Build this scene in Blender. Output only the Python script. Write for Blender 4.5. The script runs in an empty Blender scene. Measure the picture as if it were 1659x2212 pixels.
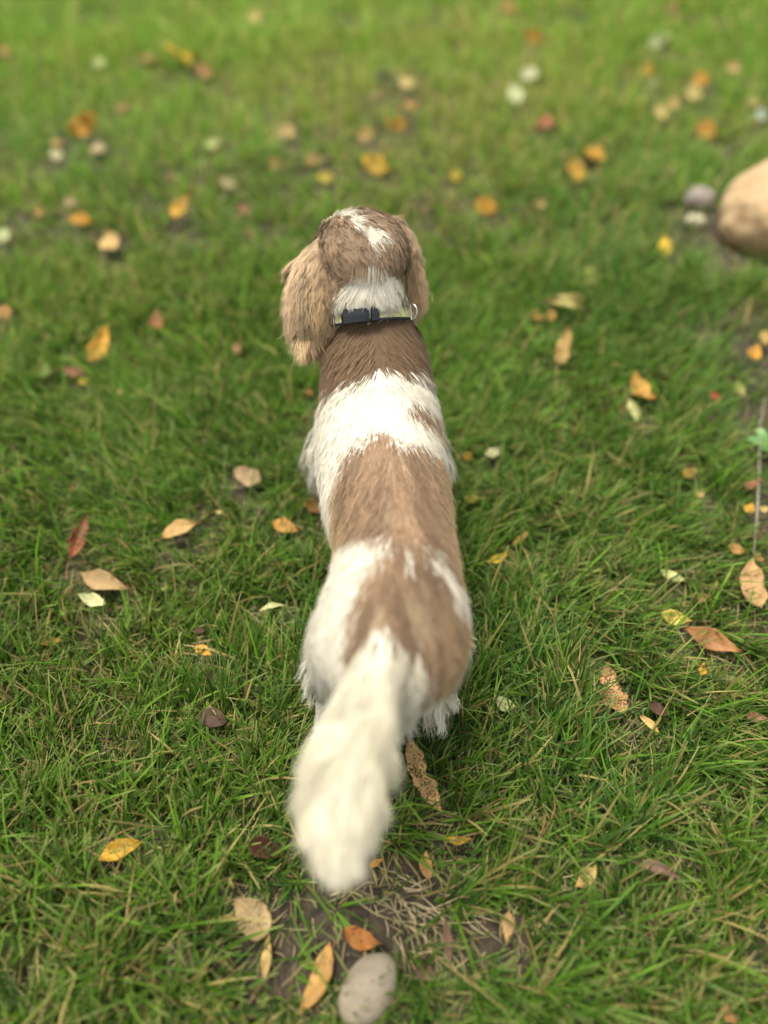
import bpy, math, random
import numpy as np
from mathutils import Vector, Matrix

R = math.radians
rng = np.random.default_rng(7)
random.seed(7)
scn = bpy.context.scene
COL = scn.collection

# ------------------------------------------------------------------ camera
CAM_H, PITCH, FOC = 0.98, R(50.0), 0.667
cam_d = bpy.data.cameras.new("camera")
cam = bpy.data.objects.new("camera", cam_d)
COL.objects.link(cam)
cam.location = (0, 0, CAM_H)
cam.rotation_euler = (R(90) - PITCH, 0, 0)
cam_d.sensor_fit = 'VERTICAL'
cam_d.sensor_height = 36.0
cam_d.lens = 36.0 * FOC
cam_d.clip_start = 0.02
cam_d.clip_end = 500
cam_d.dof.use_dof = True
cam_d.dof.focus_distance = 0.97
cam_d.dof.aperture_fstop = 0.86
scn.camera = cam

# ------------------------------------------------------------------ sky, sun, exposure
SUN_EL, SUN_ROT = R(75), R(-60)          # high and soft, from the left and a little ahead
w = bpy.data.worlds.new("World")
scn.world = w
w.use_nodes = True
nt = w.node_tree
nt.nodes.clear()
sky = nt.nodes.new('ShaderNodeTexSky')
sky.sky_type = 'NISHITA'
sky.sun_disc = False
sky.sun_elevation = SUN_EL
sky.sun_rotation = SUN_ROT
sky.dust_density = 4.0
sky.air_density = 1.0
hs = nt.nodes.new('ShaderNodeHueSaturation')
hs.inputs['Saturation'].default_value = 0.12
bg = nt.nodes.new('ShaderNodeBackground')
bg.inputs[1].default_value = 0.132
wo = nt.nodes.new('ShaderNodeOutputWorld')
nt.links.new(sky.outputs[0], hs.inputs['Color'])
nt.links.new(hs.outputs[0], bg.inputs[0])
nt.links.new(bg.outputs[0], wo.inputs[0])
sl = bpy.data.lights.new("sun", 'SUN')
sl.energy = 2.4
sl.angle = R(28)
sl.color = (1.0, 0.93, 0.80)
so = bpy.data.objects.new("sun", sl)
COL.objects.link(so)
sd = Vector((math.sin(SUN_ROT) * math.cos(SUN_EL), math.cos(SUN_ROT) * math.cos(SUN_EL), math.sin(SUN_EL)))
so.rotation_euler = sd.to_track_quat('Z', 'Y').to_euler()
scn.view_settings.view_transform = 'Standard'
scn.view_settings.look = 'None'
scn.view_settings.exposure = 0.82
scn.view_settings.gamma = 1.0

# ------------------------------------------------------------------ helpers
SP, CP = math.sin(PITCH), math.cos(PITCH)
PX = 2212 * FOC


def at(px, py, h=0.0):
    """point of the lawn at height h met by the sight line through a place of the photograph"""
    t = (1106 - py) / PX
    s = (px - 829.5) / PX
    d = (CAM_H - h) / (SP - t * CP)
    return Vector((s * d, d * (CP + t * SP), h))


def tag(o, label=None, cat=None, group=None, kind=None):
    for k, v in (('label', label), ('category', cat), ('group', group), ('kind', kind)):
        if v:
            o[k] = v
    return o


def link(name, mesh, mat=None, parent=None):
    o = bpy.data.objects.new(name, mesh)
    COL.objects.link(o)
    if mat:
        mesh.materials.append(mat)
    if parent:
        o.parent = parent
    return o


def mesh_np(name, V, F, smooth=True):
    me = bpy.data.meshes.new(name)
    me.from_pydata([tuple(v) for v in V], [], F)
    if smooth:
        me.polygons.foreach_set('use_smooth', [True] * len(me.polygons))
    me.update()
    return me


def ribbons(name, P, W, C, NN=None):
    """P (n,k,3) centre lines, W (n,k,3) half width vectors, C (n,k,3) colours -> one mesh of strips"""
    n, k, _ = P.shape
    V = np.stack([P - W, P + W], axis=2).reshape(-1, 3).astype(np.float32)
    base = (np.arange(n) * k * 2)[:, None, None]
    j = (np.arange(k - 1) * 2)[None, :, None]
    q = np.array([0, 1, 3, 2])[None, None, :]
    F = (base + j + q).reshape(-1)
    nf = n * (k - 1)
    me = bpy.data.meshes.new(name)
    me.vertices.add(len(V))
    me.vertices.foreach_set('co', V.ravel())
    me.loops.add(nf * 4)
    me.loops.foreach_set('vertex_index', F.astype(np.int32))
    me.polygons.add(nf)
    me.polygons.foreach_set('loop_start', np.arange(0, nf * 4, 4, dtype=np.int32))
    me.polygons.foreach_set('use_smooth', np.ones(nf, dtype=bool))
    me.update(calc_edges=True)
    a = me.color_attributes.new('tint', 'FLOAT_COLOR', 'POINT')
    cc = np.ones((n, k, 2, 4), dtype=np.float32)
    cc[..., :3] = C[:, :, None, :]
    a.data.foreach_set('color', cc.ravel())
    if NN is not None:
        b = me.attributes.new('soft_normal', 'FLOAT_VECTOR', 'POINT')
        b.data.foreach_set('vector', np.repeat(NN.astype(np.float32), k * 2, axis=0).ravel())
    return me


def noise_tab(seed, n=64):
    return np.random.default_rng(seed).random((n, n))


def vnoise(x, y, seed, scale=1.0):
    t = noise_tab(seed)
    x = np.asarray(x) * scale + 1000.0
    y = np.asarray(y) * scale + 1000.0
    xi = np.floor(x).astype(int); yi = np.floor(y).astype(int)
    fx = x - xi; fy = y - yi
    fx = fx * fx * (3 - 2 * fx); fy = fy * fy * (3 - 2 * fy)
    g = lambda a, b: t[a % 64, b % 64]
    return (g(xi, yi) * (1 - fx) + g(xi + 1, yi) * fx) * (1 - fy) + (g(xi, yi + 1) * (1 - fx) + g(xi + 1, yi + 1) * fx) * fy


def fbm(x, y, seed, scale):
    return 0.6 * vnoise(x, y, seed, scale) + 0.28 * vnoise(x, y, seed + 1, scale * 2.1) + 0.12 * vnoise(x, y, seed + 2, scale * 4.3)


def smooth01(x, a, b):
    t = np.clip((x - a) / (b - a), 0, 1)
    return t * t * (3 - 2 * t)


def nrm(v):
    return v / np.maximum(np.linalg.norm(v, axis=-1, keepdims=True), 1e-9)


# ------------------------------------------------------------------ materials
def new_mat(name):
    m = bpy.data.materials.new(name)
    m.use_nodes = True
    t = m.node_tree
    b = t.nodes['Principled BSDF']
    return m, t, b


def strand_mat(name, rough=0.5, spec=0.3, transl=0.3, sheen=0.0):
    m, t, b = new_mat(name)
    a = t.nodes.new('ShaderNodeAttribute'); a.attribute_name = 'tint'
    t.links.new(a.outputs['Color'], b.inputs['Base Color'])
    b.inputs['Roughness'].default_value = rough
    b.inputs['Specular IOR Level'].default_value = spec
    if sheen:
        b.inputs['Sheen Weight'].default_value = sheen
    tr = t.nodes.new('ShaderNodeBsdfTranslucent')
    t.links.new(a.outputs['Color'], tr.inputs['Color'])
    mx = t.nodes.new('ShaderNodeMixShader'); mx.inputs[0].default_value = transl
    out = t.nodes['Material Output']
    t.links.new(b.outputs[0], mx.inputs[1]); t.links.new(tr.outputs[0], mx.inputs[2])
    t.links.new(mx.outputs[0], out.inputs['Surface'])
    return m


def noise_mat(name, c1, c2, scale=30, rough=0.85, bump=0.3, bump_scale=120, detail=8, c3=None, c3_scale=200, c3_at=0.62):
    m, t, b = new_mat(name)
    tc = t.nodes.new('ShaderNodeTexCoord')
    n = t.nodes.new('ShaderNodeTexNoise'); n.inputs['Scale'].default_value = scale; n.inputs['Detail'].default_value = detail
    t.links.new(tc.outputs['Object'], n.inputs['Vector'])
    r = t.nodes.new('ShaderNodeValToRGB')
    r.color_ramp.elements[0].position = 0.35; r.color_ramp.elements[0].color = (*c1, 1)
    r.color_ramp.elements[1].position = 0.68; r.color_ramp.elements[1].color = (*c2, 1)
    t.links.new(n.outputs[0], r.inputs[0])
    last = r.outputs[0]
    if c3:
        n3 = t.nodes.new('ShaderNodeTexNoise'); n3.inputs['Scale'].default_value = c3_scale; n3.inputs['Detail'].default_value = 3
        t.links.new(tc.outputs['Object'], n3.inputs['Vector'])
        r3 = t.nodes.new('ShaderNodeValToRGB')
        r3.color_ramp.elements[0].position = c3_at; r3.color_ramp.elements[0].color = (0, 0, 0, 1)
        r3.color_ramp.elements[1].position = c3_at + 0.06; r3.color_ramp.elements[1].color = (1, 1, 1, 1)
        t.links.new(n3.outputs[0], r3.inputs[0])
        mx = t.nodes.new('ShaderNodeMixRGB')
        t.links.new(r3.outputs[0], mx.inputs[0]); t.links.new(last, mx.inputs[1]); mx.inputs[2].default_value = (*c3, 1)
        last = mx.outputs[0]
    t.links.new(last, b.inputs['Base Color'])
    b.inputs['Roughness'].default_value = rough
    n2 = t.nodes.new('ShaderNodeTexNoise'); n2.inputs['Scale'].default_value = bump_scale; n2.inputs['Detail'].default_value = 6
    t.links.new(tc.outputs['Object'], n2.inputs['Vector'])
    bp = t.nodes.new('ShaderNodeBump'); bp.inputs['Strength'].default_value = bump; bp.inputs['Distance'].default_value = 0.004
    t.links.new(n2.outputs[0], bp.inputs['Height']); t.links.new(bp.outputs[0], b.inputs['Normal'])
    return m


def plain_mat(name, c, rough=0.5, metal=0.0, coat=0.0):
    m, t, b = new_mat(name)
    b.inputs['Base Color'].default_value = (*c, 1)
    b.inputs['Roughness'].default_value = rough
    b.inputs['Metallic'].default_value = metal
    b.inputs['Coat Weight'].default_value = coat
    return m


M_GRASS = strand_mat('grass blades', 0.45, 0.14, 0.40)
M_STRAW = strand_mat('dry straw', 0.7, 0.2, 0.2)
M_FUR = strand_mat('dog hair', 0.65, 0.15, 0.18, 0.10)


def soften(m, amt):
    # each hair shades partly with the skin it grows from, as a dense coat does
    t = m.node_tree
    a = t.nodes.new('ShaderNodeAttribute'); a.attribute_name = 'soft_normal'
    g = t.nodes.new('ShaderNodeNewGeometry')
    s1 = t.nodes.new('ShaderNodeVectorMath'); s1.operation = 'SCALE'; s1.inputs['Scale'].default_value = amt
    s2 = t.nodes.new('ShaderNodeVectorMath'); s2.operation = 'SCALE'; s2.inputs['Scale'].default_value = 1 - amt
    ad = t.nodes.new('ShaderNodeVectorMath'); ad.operation = 'ADD'
    no = t.nodes.new('ShaderNodeVectorMath'); no.operation = 'NORMALIZE'
    t.links.new(a.outputs['Vector'], s1.inputs[0]); t.links.new(g.outputs['Normal'], s2.inputs[0])
    t.links.new(s1.outputs[0], ad.inputs[0]); t.links.new(s2.outputs[0], ad.inputs[1]); t.links.new(ad.outputs[0], no.inputs[0])
    # never let the mixed normal face away from the side that is seen
    dt = t.nodes.new('ShaderNodeVectorMath'); dt.operation = 'DOT_PRODUCT'
    t.links.new(no.outputs[0], dt.inputs[0]); t.links.new(g.outputs['Incoming'], dt.inputs[1])
    gt = t.nodes.new('ShaderNodeMath'); gt.operation = 'GREATER_THAN'; gt.inputs[1].default_value = 0.08
    t.links.new(dt.outputs['Value'], gt.inputs[0])
    mv = t.nodes.new('ShaderNodeMix'); mv.data_type = 'VECTOR'
    t.links.new(gt.outputs[0], mv.inputs['Factor']); t.links.new(g.outputs['Normal'], mv.inputs[4]); t.links.new(no.outputs[0], mv.inputs[5])
    t.links.new(mv.outputs[1], t.nodes['Principled BSDF'].inputs['Normal'])


soften(M_FUR, 0.85)
M_SKIN = strand_mat('dog skin', 0.8, 0.1, 0.0)


def ground_mat():
    m, t, b = new_mat('soil')
    tc = t.nodes.new('ShaderNodeTexCoord')
    n = t.nodes.new('ShaderNodeTexNoise'); n.inputs['Scale'].default_value = 45; n.inputs['Detail'].default_value = 10
    t.links.new(tc.outputs['Object'], n.inputs['Vector'])
    r = t.nodes.new('ShaderNodeValToRGB')
    r.color_ramp.elements[0].position = 0.3; r.color_ramp.elements[0].color = (0.020, 0.016, 0.010, 1)
    r.color_ramp.elements[1].position = 0.72; r.color_ramp.elements[1].color = (0.105, 0.078, 0.048, 1)
    t.links.new(n.outputs[0], r.inputs[0])
    # far lawn, beyond the modelled blades, is green
    sep = t.nodes.new('ShaderNodeVectorMath'); sep.operation = 'LENGTH'
    t.links.new(tc.outputs['Object'], sep.inputs[0])
    mr = t.nodes.new('ShaderNodeMapRange'); mr.inputs[1].default_value = 7.0; mr.inputs[2].default_value = 9.5
    t.links.new(sep.outputs['Value'], mr.inputs[0])
    n2 = t.nodes.new('ShaderNodeTexNoise'); n2.inputs['Scale'].default_value = 3; n2.inputs['Detail'].default_value = 8
    t.links.new(tc.outputs['Object'], n2.inputs['Vector'])
    r2 = t.nodes.new('ShaderNodeValToRGB')
    r2.color_ramp.elements[0].color = (0.05, 0.10, 0.02, 1); r2.color_ramp.elements[1].color = (0.13, 0.15, 0.045, 1)
    t.links.new(n2.outputs[0], r2.inputs[0])
    mx = t.nodes.new('ShaderNodeMixRGB')
    t.links.new(mr.outputs[0], mx.inputs[0]); t.links.new(r.outputs[0], mx.inputs[1]); t.links.new(r2.outputs[0], mx.inputs[2])
    t.links.new(mx.outputs[0], b.inputs['Base Color'])
    b.inputs['Roughness'].default_value = 0.95
    bp = t.nodes.new('ShaderNodeBump'); bp.inputs['Strength'].default_value = 0.9; bp.inputs['Distance'].default_value = 0.01
    n3 = t.nodes.new('ShaderNodeTexNoise'); n3.inputs['Scale'].default_value = 220; n3.inputs['Detail'].default_value = 6
    t.links.new(tc.outputs['Object'], n3.inputs['Vector'])
    t.links.new(n3.outputs[0], bp.inputs['Height']); t.links.new(bp.outputs[0], b.inputs['Normal'])
    return m


# ------------------------------------------------------------------ ground
def gz(x, y):
    return 0.010 * (fbm(x, y, 90, 2.2) - 0.5) + 0.006 * (vnoise(x, y, 95, 14) - 0.5)


def build_ground():
    n = 260
    u = np.linspace(-1, 1, n)
    g = np.sign(u) * (np.abs(u) * 3.0 + (np.abs(u) ** 9) * 77)
    X, Y = np.meshgrid(g, g + 1.5, indexing='ij')
    Z = gz(X, Y) * (np.hypot(X, Y) < 12)
    V = np.stack([X, Y, Z], -1).reshape(-1, 3)
    i = np.arange(n - 1)
    a = (i[:, None] * n + i[None, :]).ravel()
    F = np.stack([a, a + n, a + n + 1, a + 1], -1).tolist()
    me = mesh_np('ground', V, F)
    tag(link('ground', me, ground_mat()), kind='structure')


build_ground()

# ------------------------------------------------------------------ fallen leaves (table first: the grass parts around them)
C_OR, C_YEL, C_TAN, C_BR, C_CRM, C_RED, C_PNK, C_DK, C_GRN, C_RUST = (
    (0.68, 0.29, 0.035), (0.74, 0.42, 0.04), (0.58, 0.35, 0.13), (0.26, 0.12, 0.055), (0.66, 0.55, 0.32),
    (0.36, 0.11, 0.05), (0.46, 0.29, 0.15), (0.085, 0.040, 0.024), (0.36, 0.36, 0.12), (0.42, 0.19, 0.05))
# (stalk end px,py), (tip px,py), width/length, colour, spots, curl, fold, lean, stalk length, label
LEAVES = [
 ((362,118),(424,132),.45,C_YEL,.1,.1,.1,.7,0,"yellow orange blurred leaf at the top left, touching a duller brown one"),
 ((424,142),(466,166),.5,C_RUST,.1,.1,.1,.6,0,"dull rusty leaf just right of the yellow orange leaf near the top left"),
 ((306,124),(340,136),.6,C_RUST,0,.1,.1,.5,0,"faint brownish leaf left of the yellow orange leaf near the top left"),
 ((200,134),(230,144),.6,C_GRN,0,.1,.1,.5,0,"pale greenish leaf in the upper left lawn above the slanting orange leaf"),
 ((155,288),(218,246),.42,C_OR,.1,.1,.1,.7,0,"orange leaf slanting up to the right in the upper left lawn"),
 ((109,338),(137,332),.85,C_CRM,0,.05,.05,.9,0,"small whitish round leaf in the upper left lawn"),
 ((112,306),(134,314),.6,C_RUST,0,.1,.1,.6,0,"small rusty leaf right behind the small whitish round leaf"),
 ((206,312),(218,336),.5,C_PNK,0,.1,.1,.6,0,"dull pinkish leaf right of the small whitish round leaf"),
 ((0,110),(30,116),.55,C_RUST,0,.1,.1,.6,0,"red brown leaf at the left edge near the top corner"),
 ((252,232),(278,242),.6,C_RED,0,.1,.1,.4,0,"dark red small leaf right of the slanting orange leaf, upper left"),
 ((604,280),(640,290),.75,C_TAN,0,.1,.1,.9,0,"light tan roundish leaf above left of the dog's head"),
 ((774,290),(808,294),.8,C_TAN,.1,.1,.1,.8,0,"dull tan orange round leaf straight above the dog's head"),
 ((446,326),(478,298),.42,C_GRN,0,.1,.1,.6,0,"yellowish green narrow leaf between the dog's head and the left edge"),
 ((652,350),(698,340),.55,C_TAN,.1,.1,.1,.8,0,"tan orange oval leaf above the dog's left ear"),
 ((580,352),(608,358),.75,C_RUST,0,.1,.1,.6,0,"small dull orange leaf left of the tan oval leaf above the dog's left ear"),
 ((786,342),(842,368),.5,C_YEL,.05,.1,.1,.9,0,"bright yellow orange leaf nearest above the top of the dog's head"),
 ((684,384),(720,384),.65,C_YEL,.1,.1,.1,.7,0,"dull yellow leaf close above the left side of the dog's head"),
 ((486,412),(500,382),.5,C_PNK,0,.1,.1,.6,0,"pinkish brown upright leaf left above the dog's head"),
 ((356,382),(384,388),.5,C_BR,0,.1,.1,.4,0,"small brown leaf above the orange and tan standing leaf"),
 ((372,474),(410,418),.38,C_OR,.35,.1,.15,.8,0,"long standing leaf, orange above and tan below, left of the dog's head"),
 ((138,434),(170,442),.5,C_PNK,0,.1,.1,.7,0,"pinkish tan small leaf above the flat orange leaf near the left edge"),
 ((148,470),(204,478),.4,C_OR,.05,.1,.1,.8,0,"flat orange leaf lying level near the left edge, left of the head"),
 ((76,454),(98,462),.6,C_RUST,0,.1,.1,.6,0,"small dull orange leaf left of the flat orange leaf"),
 ((242,546),(236,504),.55,C_TAN,.2,.1,.1,.7,0,"tan brown upright leaf below the flat orange leaf"),
 ((0,502),(18,522),.6,C_CRM,0,.1,.1,.7,0,"pale tan leaf cut off by the left edge, level with the dog's muzzle"),
 ((806,152),(868,186),.42,C_CRM,0,.1,.1,.9,0,"large cream leaf at the top middle touching an orange tan one"),
 ((862,176),(900,186),.6,C_TAN,.1,.1,.1,.7,0,"orange tan leaf just right of the large cream leaf at the top middle"),
 ((535,30),(568,42),.6,C_TAN,0,.1,.1,.5,0,"faint tan leaf near the top edge left of the middle"),
 ((518,446),(538,464),.5,C_BR,0,.1,.1,.5,0,"faint brown leaf halfway between the standing orange leaf and the head"),
 ((832,270),(888,268),.45,C_OR,.15,.1,.1,.7,0,"dull orange level leaf above the bright yellow orange leaf over the head"),
 ((876,224),(900,232),.6,C_RUST,0,.1,.1,.6,0,"small reddish leaf below the large cream leaf at the top middle"),
 ((1082,16),(1118,26),.6,C_RUST,0,.1,.1,.5,0,"dull orange leaf touching the top edge right of the middle"),
 ((1130,82),(1172,82),.6,C_OR,0,.1,.1,.6,0,"orange leaf near the top edge between two cream leaves"),
 ((1396,102),(1450,76),.45,C_CRM,.05,.1,.1,.9,0,"large cream tan leaf near the top right"),
 ((1436,12),(1466,20),.5,C_RUST,0,.1,.1,.5,0,"dull orange leaf touching the top edge above the large cream tan leaf"),
 ((1124,158),(1160,170),.7,C_CRM,0,.1,.1,.5,0,"dim cream leaf just above the upright pale cream leaf"),
 ((1120,228),(1106,180),.55,C_CRM,.05,.1,.1,.9,0,"upright pale cream leaf in the upper right lawn"),
 ((1170,284),(1186,248),.5,C_RED,0,.1,.1,.8,0,"red orange upright leaf in the upper right lawn"),
 ((1386,146),(1416,156),.6,C_OR,0,.1,.1,.6,0,"small orange leaf below the large cream tan leaf, top right"),
 ((1386,180),(1424,176),.6,C_GRN,0,.1,.1,.7,0,"pale yellow green leaf under the small orange leaf, top right"),
 ((1498,164),(1534,184),.5,C_OR,.1,.1,.1,.7,0,"orange leaf touching the slanting tan leaf at the upper right"),
 ((1486,188),(1516,218),.5,C_TAN,.1,.1,.1,.8,0,"slanting tan leaf below an orange one at the upper right"),
 ((1440,220),(1470,230),.7,C_TAN,0,.1,.1,.5,0,"dull tan leaf left of the slanting tan leaf at the upper right"),
 ((1420,228),(1442,260),.4,C_TAN,0,.1,.1,.6,0,"narrow tan leaf slanting down, second to the left of the bright orange one"),
 ((1508,272),(1552,294),.55,C_OR,.05,.15,.1,.9,0,"bright orange blurred leaf above the big tan rock"),
 ((1636,242),(1659,254),.7,(.7,.72,.66),0,.1,.1,.8,0,"whitish leaf at the right edge above the big tan rock"),
 ((1608,216),(1644,226),.55,C_TAN,0,.1,.1,.6,0,"tan leaf near the right edge, just above the whitish one"),
 ((1568,140),(1602,150),.6,C_TAN,0,.1,.1,.6,0,"faint tan leaf in the top right corner"),
 ((1278,348),(1290,322),.7,C_OR,.1,.1,.1,.7,0,"small orange leaf right above the upright orange tan leaf, right of the head"),
 ((1242,396),(1248,348),.6,C_OR,.25,.1,.1,.9,0,"upright orange tan leaf in the tall grass between the head and the rock"),
 ((972,380),(998,380),.85,C_YEL,0,.1,.1,.7,0,"small yellow leaf above right of the dog's head"),
 ((1030,380),(1060,384),.7,C_GRN,0,.1,.1,.6,0,"pale yellow green leaf right of the small yellow leaf above the head"),
 ((1030,438),(1076,456),.6,C_OR,.05,.15,.1,.8,0,"orange leaf straight right of the top of the dog's head"),
 ((1152,440),(1182,446),.8,C_TAN,.1,.1,.1,.7,0,"tan round leaf right of the orange leaf beside the head"),
 ((1434,560),(1436,504),.35,C_YEL,.1,.1,.1,.7,0,"yellow tan upright leaf left of the small grey and pale stones"),
 ((190,788),(228,710),.40,C_OR,.05,.15,.25,.9,0,"large bright orange pointed leaf standing up in the left lawn"),
 ((0,668),(26,688),.6,C_RUST,.1,.1,.1,.7,0,"orange red leaf cut off by the left edge, above the bright orange pointed leaf"),
 ((340,716),(336,672),.35,C_RED,0,.1,.1,.6,0,"thin reddish upright leaf between the bright orange pointed leaf and the dog"),
 ((138,800),(190,808),.4,C_BR,.1,.2,.2,.5,0,"brown leaf lying at the foot of the bright orange pointed leaf"),
 ((168,828),(196,818),.5,C_YEL,0,.1,.1,.8,0,"small yellow leaf below the bright orange pointed leaf"),
 ((98,820),(98,784),.35,C_GRN,0,.1,.1,.7,0,"pale yellow green upright leaf left of the bright orange pointed leaf"),
 ((308,930),(322,906),.3,C_BR,0,.3,.3,.5,0,"small curled red brown leaf in mid lawn left of the dog's chest"),
 ((512,1018),(566,1046),.62,C_PNK,.15,.2,.15,.7,0,"pinkish tan broad leaf half sunk in grass left of the dog's chest"),
 ((508,746),(516,768),.5,C_BR,0,.1,.1,.5,0,"small brown leaf left of the tip of the dog's left ear"),
 ((662,844),(676,852),.6,C_RUST,0,.1,.1,.7,0,"tiny orange leaf beside the dog's left shoulder"),
 ((146,1218),(184,1114),.30,C_RED,.55,.15,.35,.9,.030,"red and pink narrow leaf with stalk standing in the left lawn"),
 ((350,1164),(438,1128),.42,(.60,.30,.12),.1,-.35,.2,.8,.012,"arched tan orange leaf left of the dog's belly"),
 ((590,1128),(648,1148),.48,(.66,.30,.07),.5,.15,.1,.85,0,"orange leaf with black specks close left of the dog's belly"),
 ((274,1276),(168,1240),.34,(.50,.27,.13),.15,-.2,.15,.8,0,"long wavy light brown leaf below the red and pink leaf"),
 ((176,1290),(236,1310),.40,C_CRM,.15,.3,.2,.7,0,"pale yellowish leaf below the long wavy light brown leaf"),
 ((560,1320),(616,1308),.26,C_CRM,.0,-.3,.35,.7,0,"small cream twisted leaf left of the dog's hip"),
 ((420,1396),(460,1416),.46,(.72,.34,.04),.35,.1,.1,.85,0,"small yellow orange leaf with two dark dots left of the hind leg"),
 ((430,1544),(492,1562),.6,C_DK,.2,.15,.1,.5,0,"dark brown leaf sunk in the grass left of the tail base"),
 ((82,1388),(136,1384),.35,C_RUST,.2,.1,.1,.3,0,"rusty leaf almost buried in the grass near the left edge"),
 ((420,1360),(444,1364),.6,C_DK,.1,.1,.1,.4,0,"small dark leaf just above the small yellow orange leaf"),
 ((467,1106),(481,1108),.6,C_TAN,0,.2,.1,.6,0,"tiny tan leaf left of the speckled orange leaf by the belly"),
 ((146,1066),(160,1046),.3,C_RED,0,.2,.3,.6,0,"thin red brown leaf above the red and pink standing leaf"),
 ((660,1086),(714,1102),.6,C_RUST,.45,.3,.25,.7,0,"crumpled rusty leaf beneath the feathered front leg"),
 ((212,1850),(308,1812),.42,(.68,.29,.03),.50,.12,.15,.75,.006,"yellow leaf with dark blotches in the lower left lawn"),
 ((540,1822),(624,1850),.55,(.10,.042,.022),.3,.4,.5,.42,0,"dark red curled leaf left of the tail tip"),
 ((578,2022),(512,1942),.66,(.52,.30,.15),.3,.12,.05,.8,0,"broad oval tan leaf with fine dots on the bare soil left of the stone"),
 ((572,2122),(582,2016),.26,(.55,.30,.12),.3,.1,.25,.8,0,"narrow tan dotted leaf just below the broad oval one"),
 ((722,2040),(650,2206),.30,(.58,.27,.08),.35,.06,.12,.8,.004,"long orange tan dotted leaf left of the smooth stone"),
 ((742,2014),(826,2044),.50,(.42,.15,.035),.4,.25,.2,.7,0,"crumpled rusty leaf lying just above the smooth stone"),
 ((960,1982),(970,2092),.27,(.34,.17,.12),.2,.1,.6,.7,.010,"rolled pinkish brown leaf right of the smooth stone"),
 ((922,1900),(916,1840),.55,(.62,.31,.11),.2,.15,.15,.8,.014,"small tan orange leaf on the bare soil right of the tail tip"),
 ((1018,1818),(956,1816),.28,(.64,.30,.04),.15,.1,.2,.8,0,"slim orange leaf at the end of the dark twig"),
 ((798,1872),(826,1856),.5,C_OR,0,.1,.1,.7,0,"small orange leaf peeking out beside the tail tip"),
 ((896,2092),(944,2112),.65,(.20,.10,.06),.3,.4,.3,.4,0,"dark crumpled leaf between the stone and the rolled pinkish leaf"),
 ((876,1598),(948,1760),.30,(.60,.34,.15),.8,.12,.25,.85,0,"long heavily speckled tan leaf right of the tail"),
 ((1290,1876),(1244,1924),.42,(.56,.32,.12),.65,.2,.2,.7,0,"speckled tan leaf in the lower right lawn between grass blades"),
 ((1366,1856),(1478,1896),.24,(.24,.13,.10),.1,-.3,.5,.6,0,"long curled purplish brown leaf in the lower right lawn"),
 ((1100,1970),(1094,2040),.44,(.58,.32,.13),.3,.1,.1,.7,0,"tan leaf half covered by blades, lower right of the tail"),
 ((1556,2176),(1590,2212),.6,(.38,.18,.06),.2,.3,.2,.6,0,"orange brown leaf at the bottom edge near the right corner"),
 ((1094,1200),(1048,1220),.36,(.68,.36,.04),.3,.3,.35,.7,.010,"small yellow curled leaf right of the dog's belly"),
 ((1142,1148),(1104,1182),.22,(.62,.34,.10),.2,.2,.3,.7,0,"thin tan leaf just above the small yellow curled leaf"),
 ((1478,1256),(1424,1234),.42,(.74,.62,.28),.25,.1,.1,.85,.004,"pale yellow triangular leaf above the big brown one on the right"),
 ((1630,1320),(1616,1212),.42,(.58,.29,.13),.15,.1,.2,.85,.035,"large tan orange leaf with long stalk at the right edge"),
 ((1572,1180),(1608,1194),.6,(.58,.24,.08),.05,.25,.1,.8,0,"small smooth orange leaf above the large one at the right edge"),
 ((1630,1200),(1650,1212),.6,C_RUST,.1,.1,.1,.6,0,"small orange brown leaf between the smooth orange leaf and the right edge"),
 ((1426,1328),(1494,1344),.50,(.74,.42,.10),.55,.12,.1,.85,0,"yellow leaf with dark spots touching the big brown leaf"),
 ((1476,1356),(1602,1410),.36,(.42,.17,.055),.10,.10,.12,.85,.018,"big smooth brown leaf on the right, beside the yellow spotted one"),
 ((1340,1556),(1300,1438),.45,(.56,.28,.11),.85,.15,.2,.85,0,"ragged tan leaf covered in dark specks, right of the hind leg"),
 ((1382,1546),(1426,1586),.30,(.62,.32,.14),.1,.15,.2,.8,0,"small light orange narrow leaf below the ragged speckled one"),
 ((1402,1520),(1444,1546),.6,C_DK,.2,.2,.1,.5,0,"dark brown leaf sunk in grass right of the ragged speckled one"),
 ((1070,1516),(1112,1532),.75,(.50,.46,.20),.1,.2,.1,.5,0,"pale yellow green leaf under blades right of the hind leg"),
 ((1608,1546),(1656,1552),.5,(.34,.16,.09),.1,.2,.1,.6,0,"brown leaf half hidden by grass at the right edge"),
 ((1490,1288),(1544,1296),.4,(.34,.15,.06),.1,.1,.1,.4,0,"brown leaf sunk in the grass left of the large stalked leaf"),
 ((1338,1084),(1362,1088),.5,C_RED,0,.2,.1,.6,0,"tiny red brown leaf in the grass right of the dog's belly"),
 ((1514,1462),(1518,1432),.45,C_OR,0,.2,.2,.5,0,"small orange scrap of leaf under the big smooth brown leaf"),
 ((1612,1110),(1624,1092),.7,C_OR,.1,.2,.1,.7,0,"small orange leaf left of the grey stem at the right edge"),
 ((1640,1104),(1659,1098),.7,C_TAN,.1,.2,.1,.7,0,"small tan leaf right of the grey stem at the right edge"),
 ((1166,644),(1262,672),.22,(.50,.36,.14),.1,-.5,.25,.7,0,"long arched tan leaf lying over the grass right of the head"),
 ((1200,800),(1222,714),.36,(.62,.34,.14),.1,.3,.35,.85,0,"tan orange leaf standing upright right of the dog's shoulder"),
 ((1154,674),(1168,700),.5,C_RUST,0,.2,.1,.5,0,"rusty leaf under the left end of the long arched leaf"),
 ((1186,674),(1194,696),.6,C_RUST,0,.2,.1,.6,0,"rusty leaf under the middle of the long arched leaf"),
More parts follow.
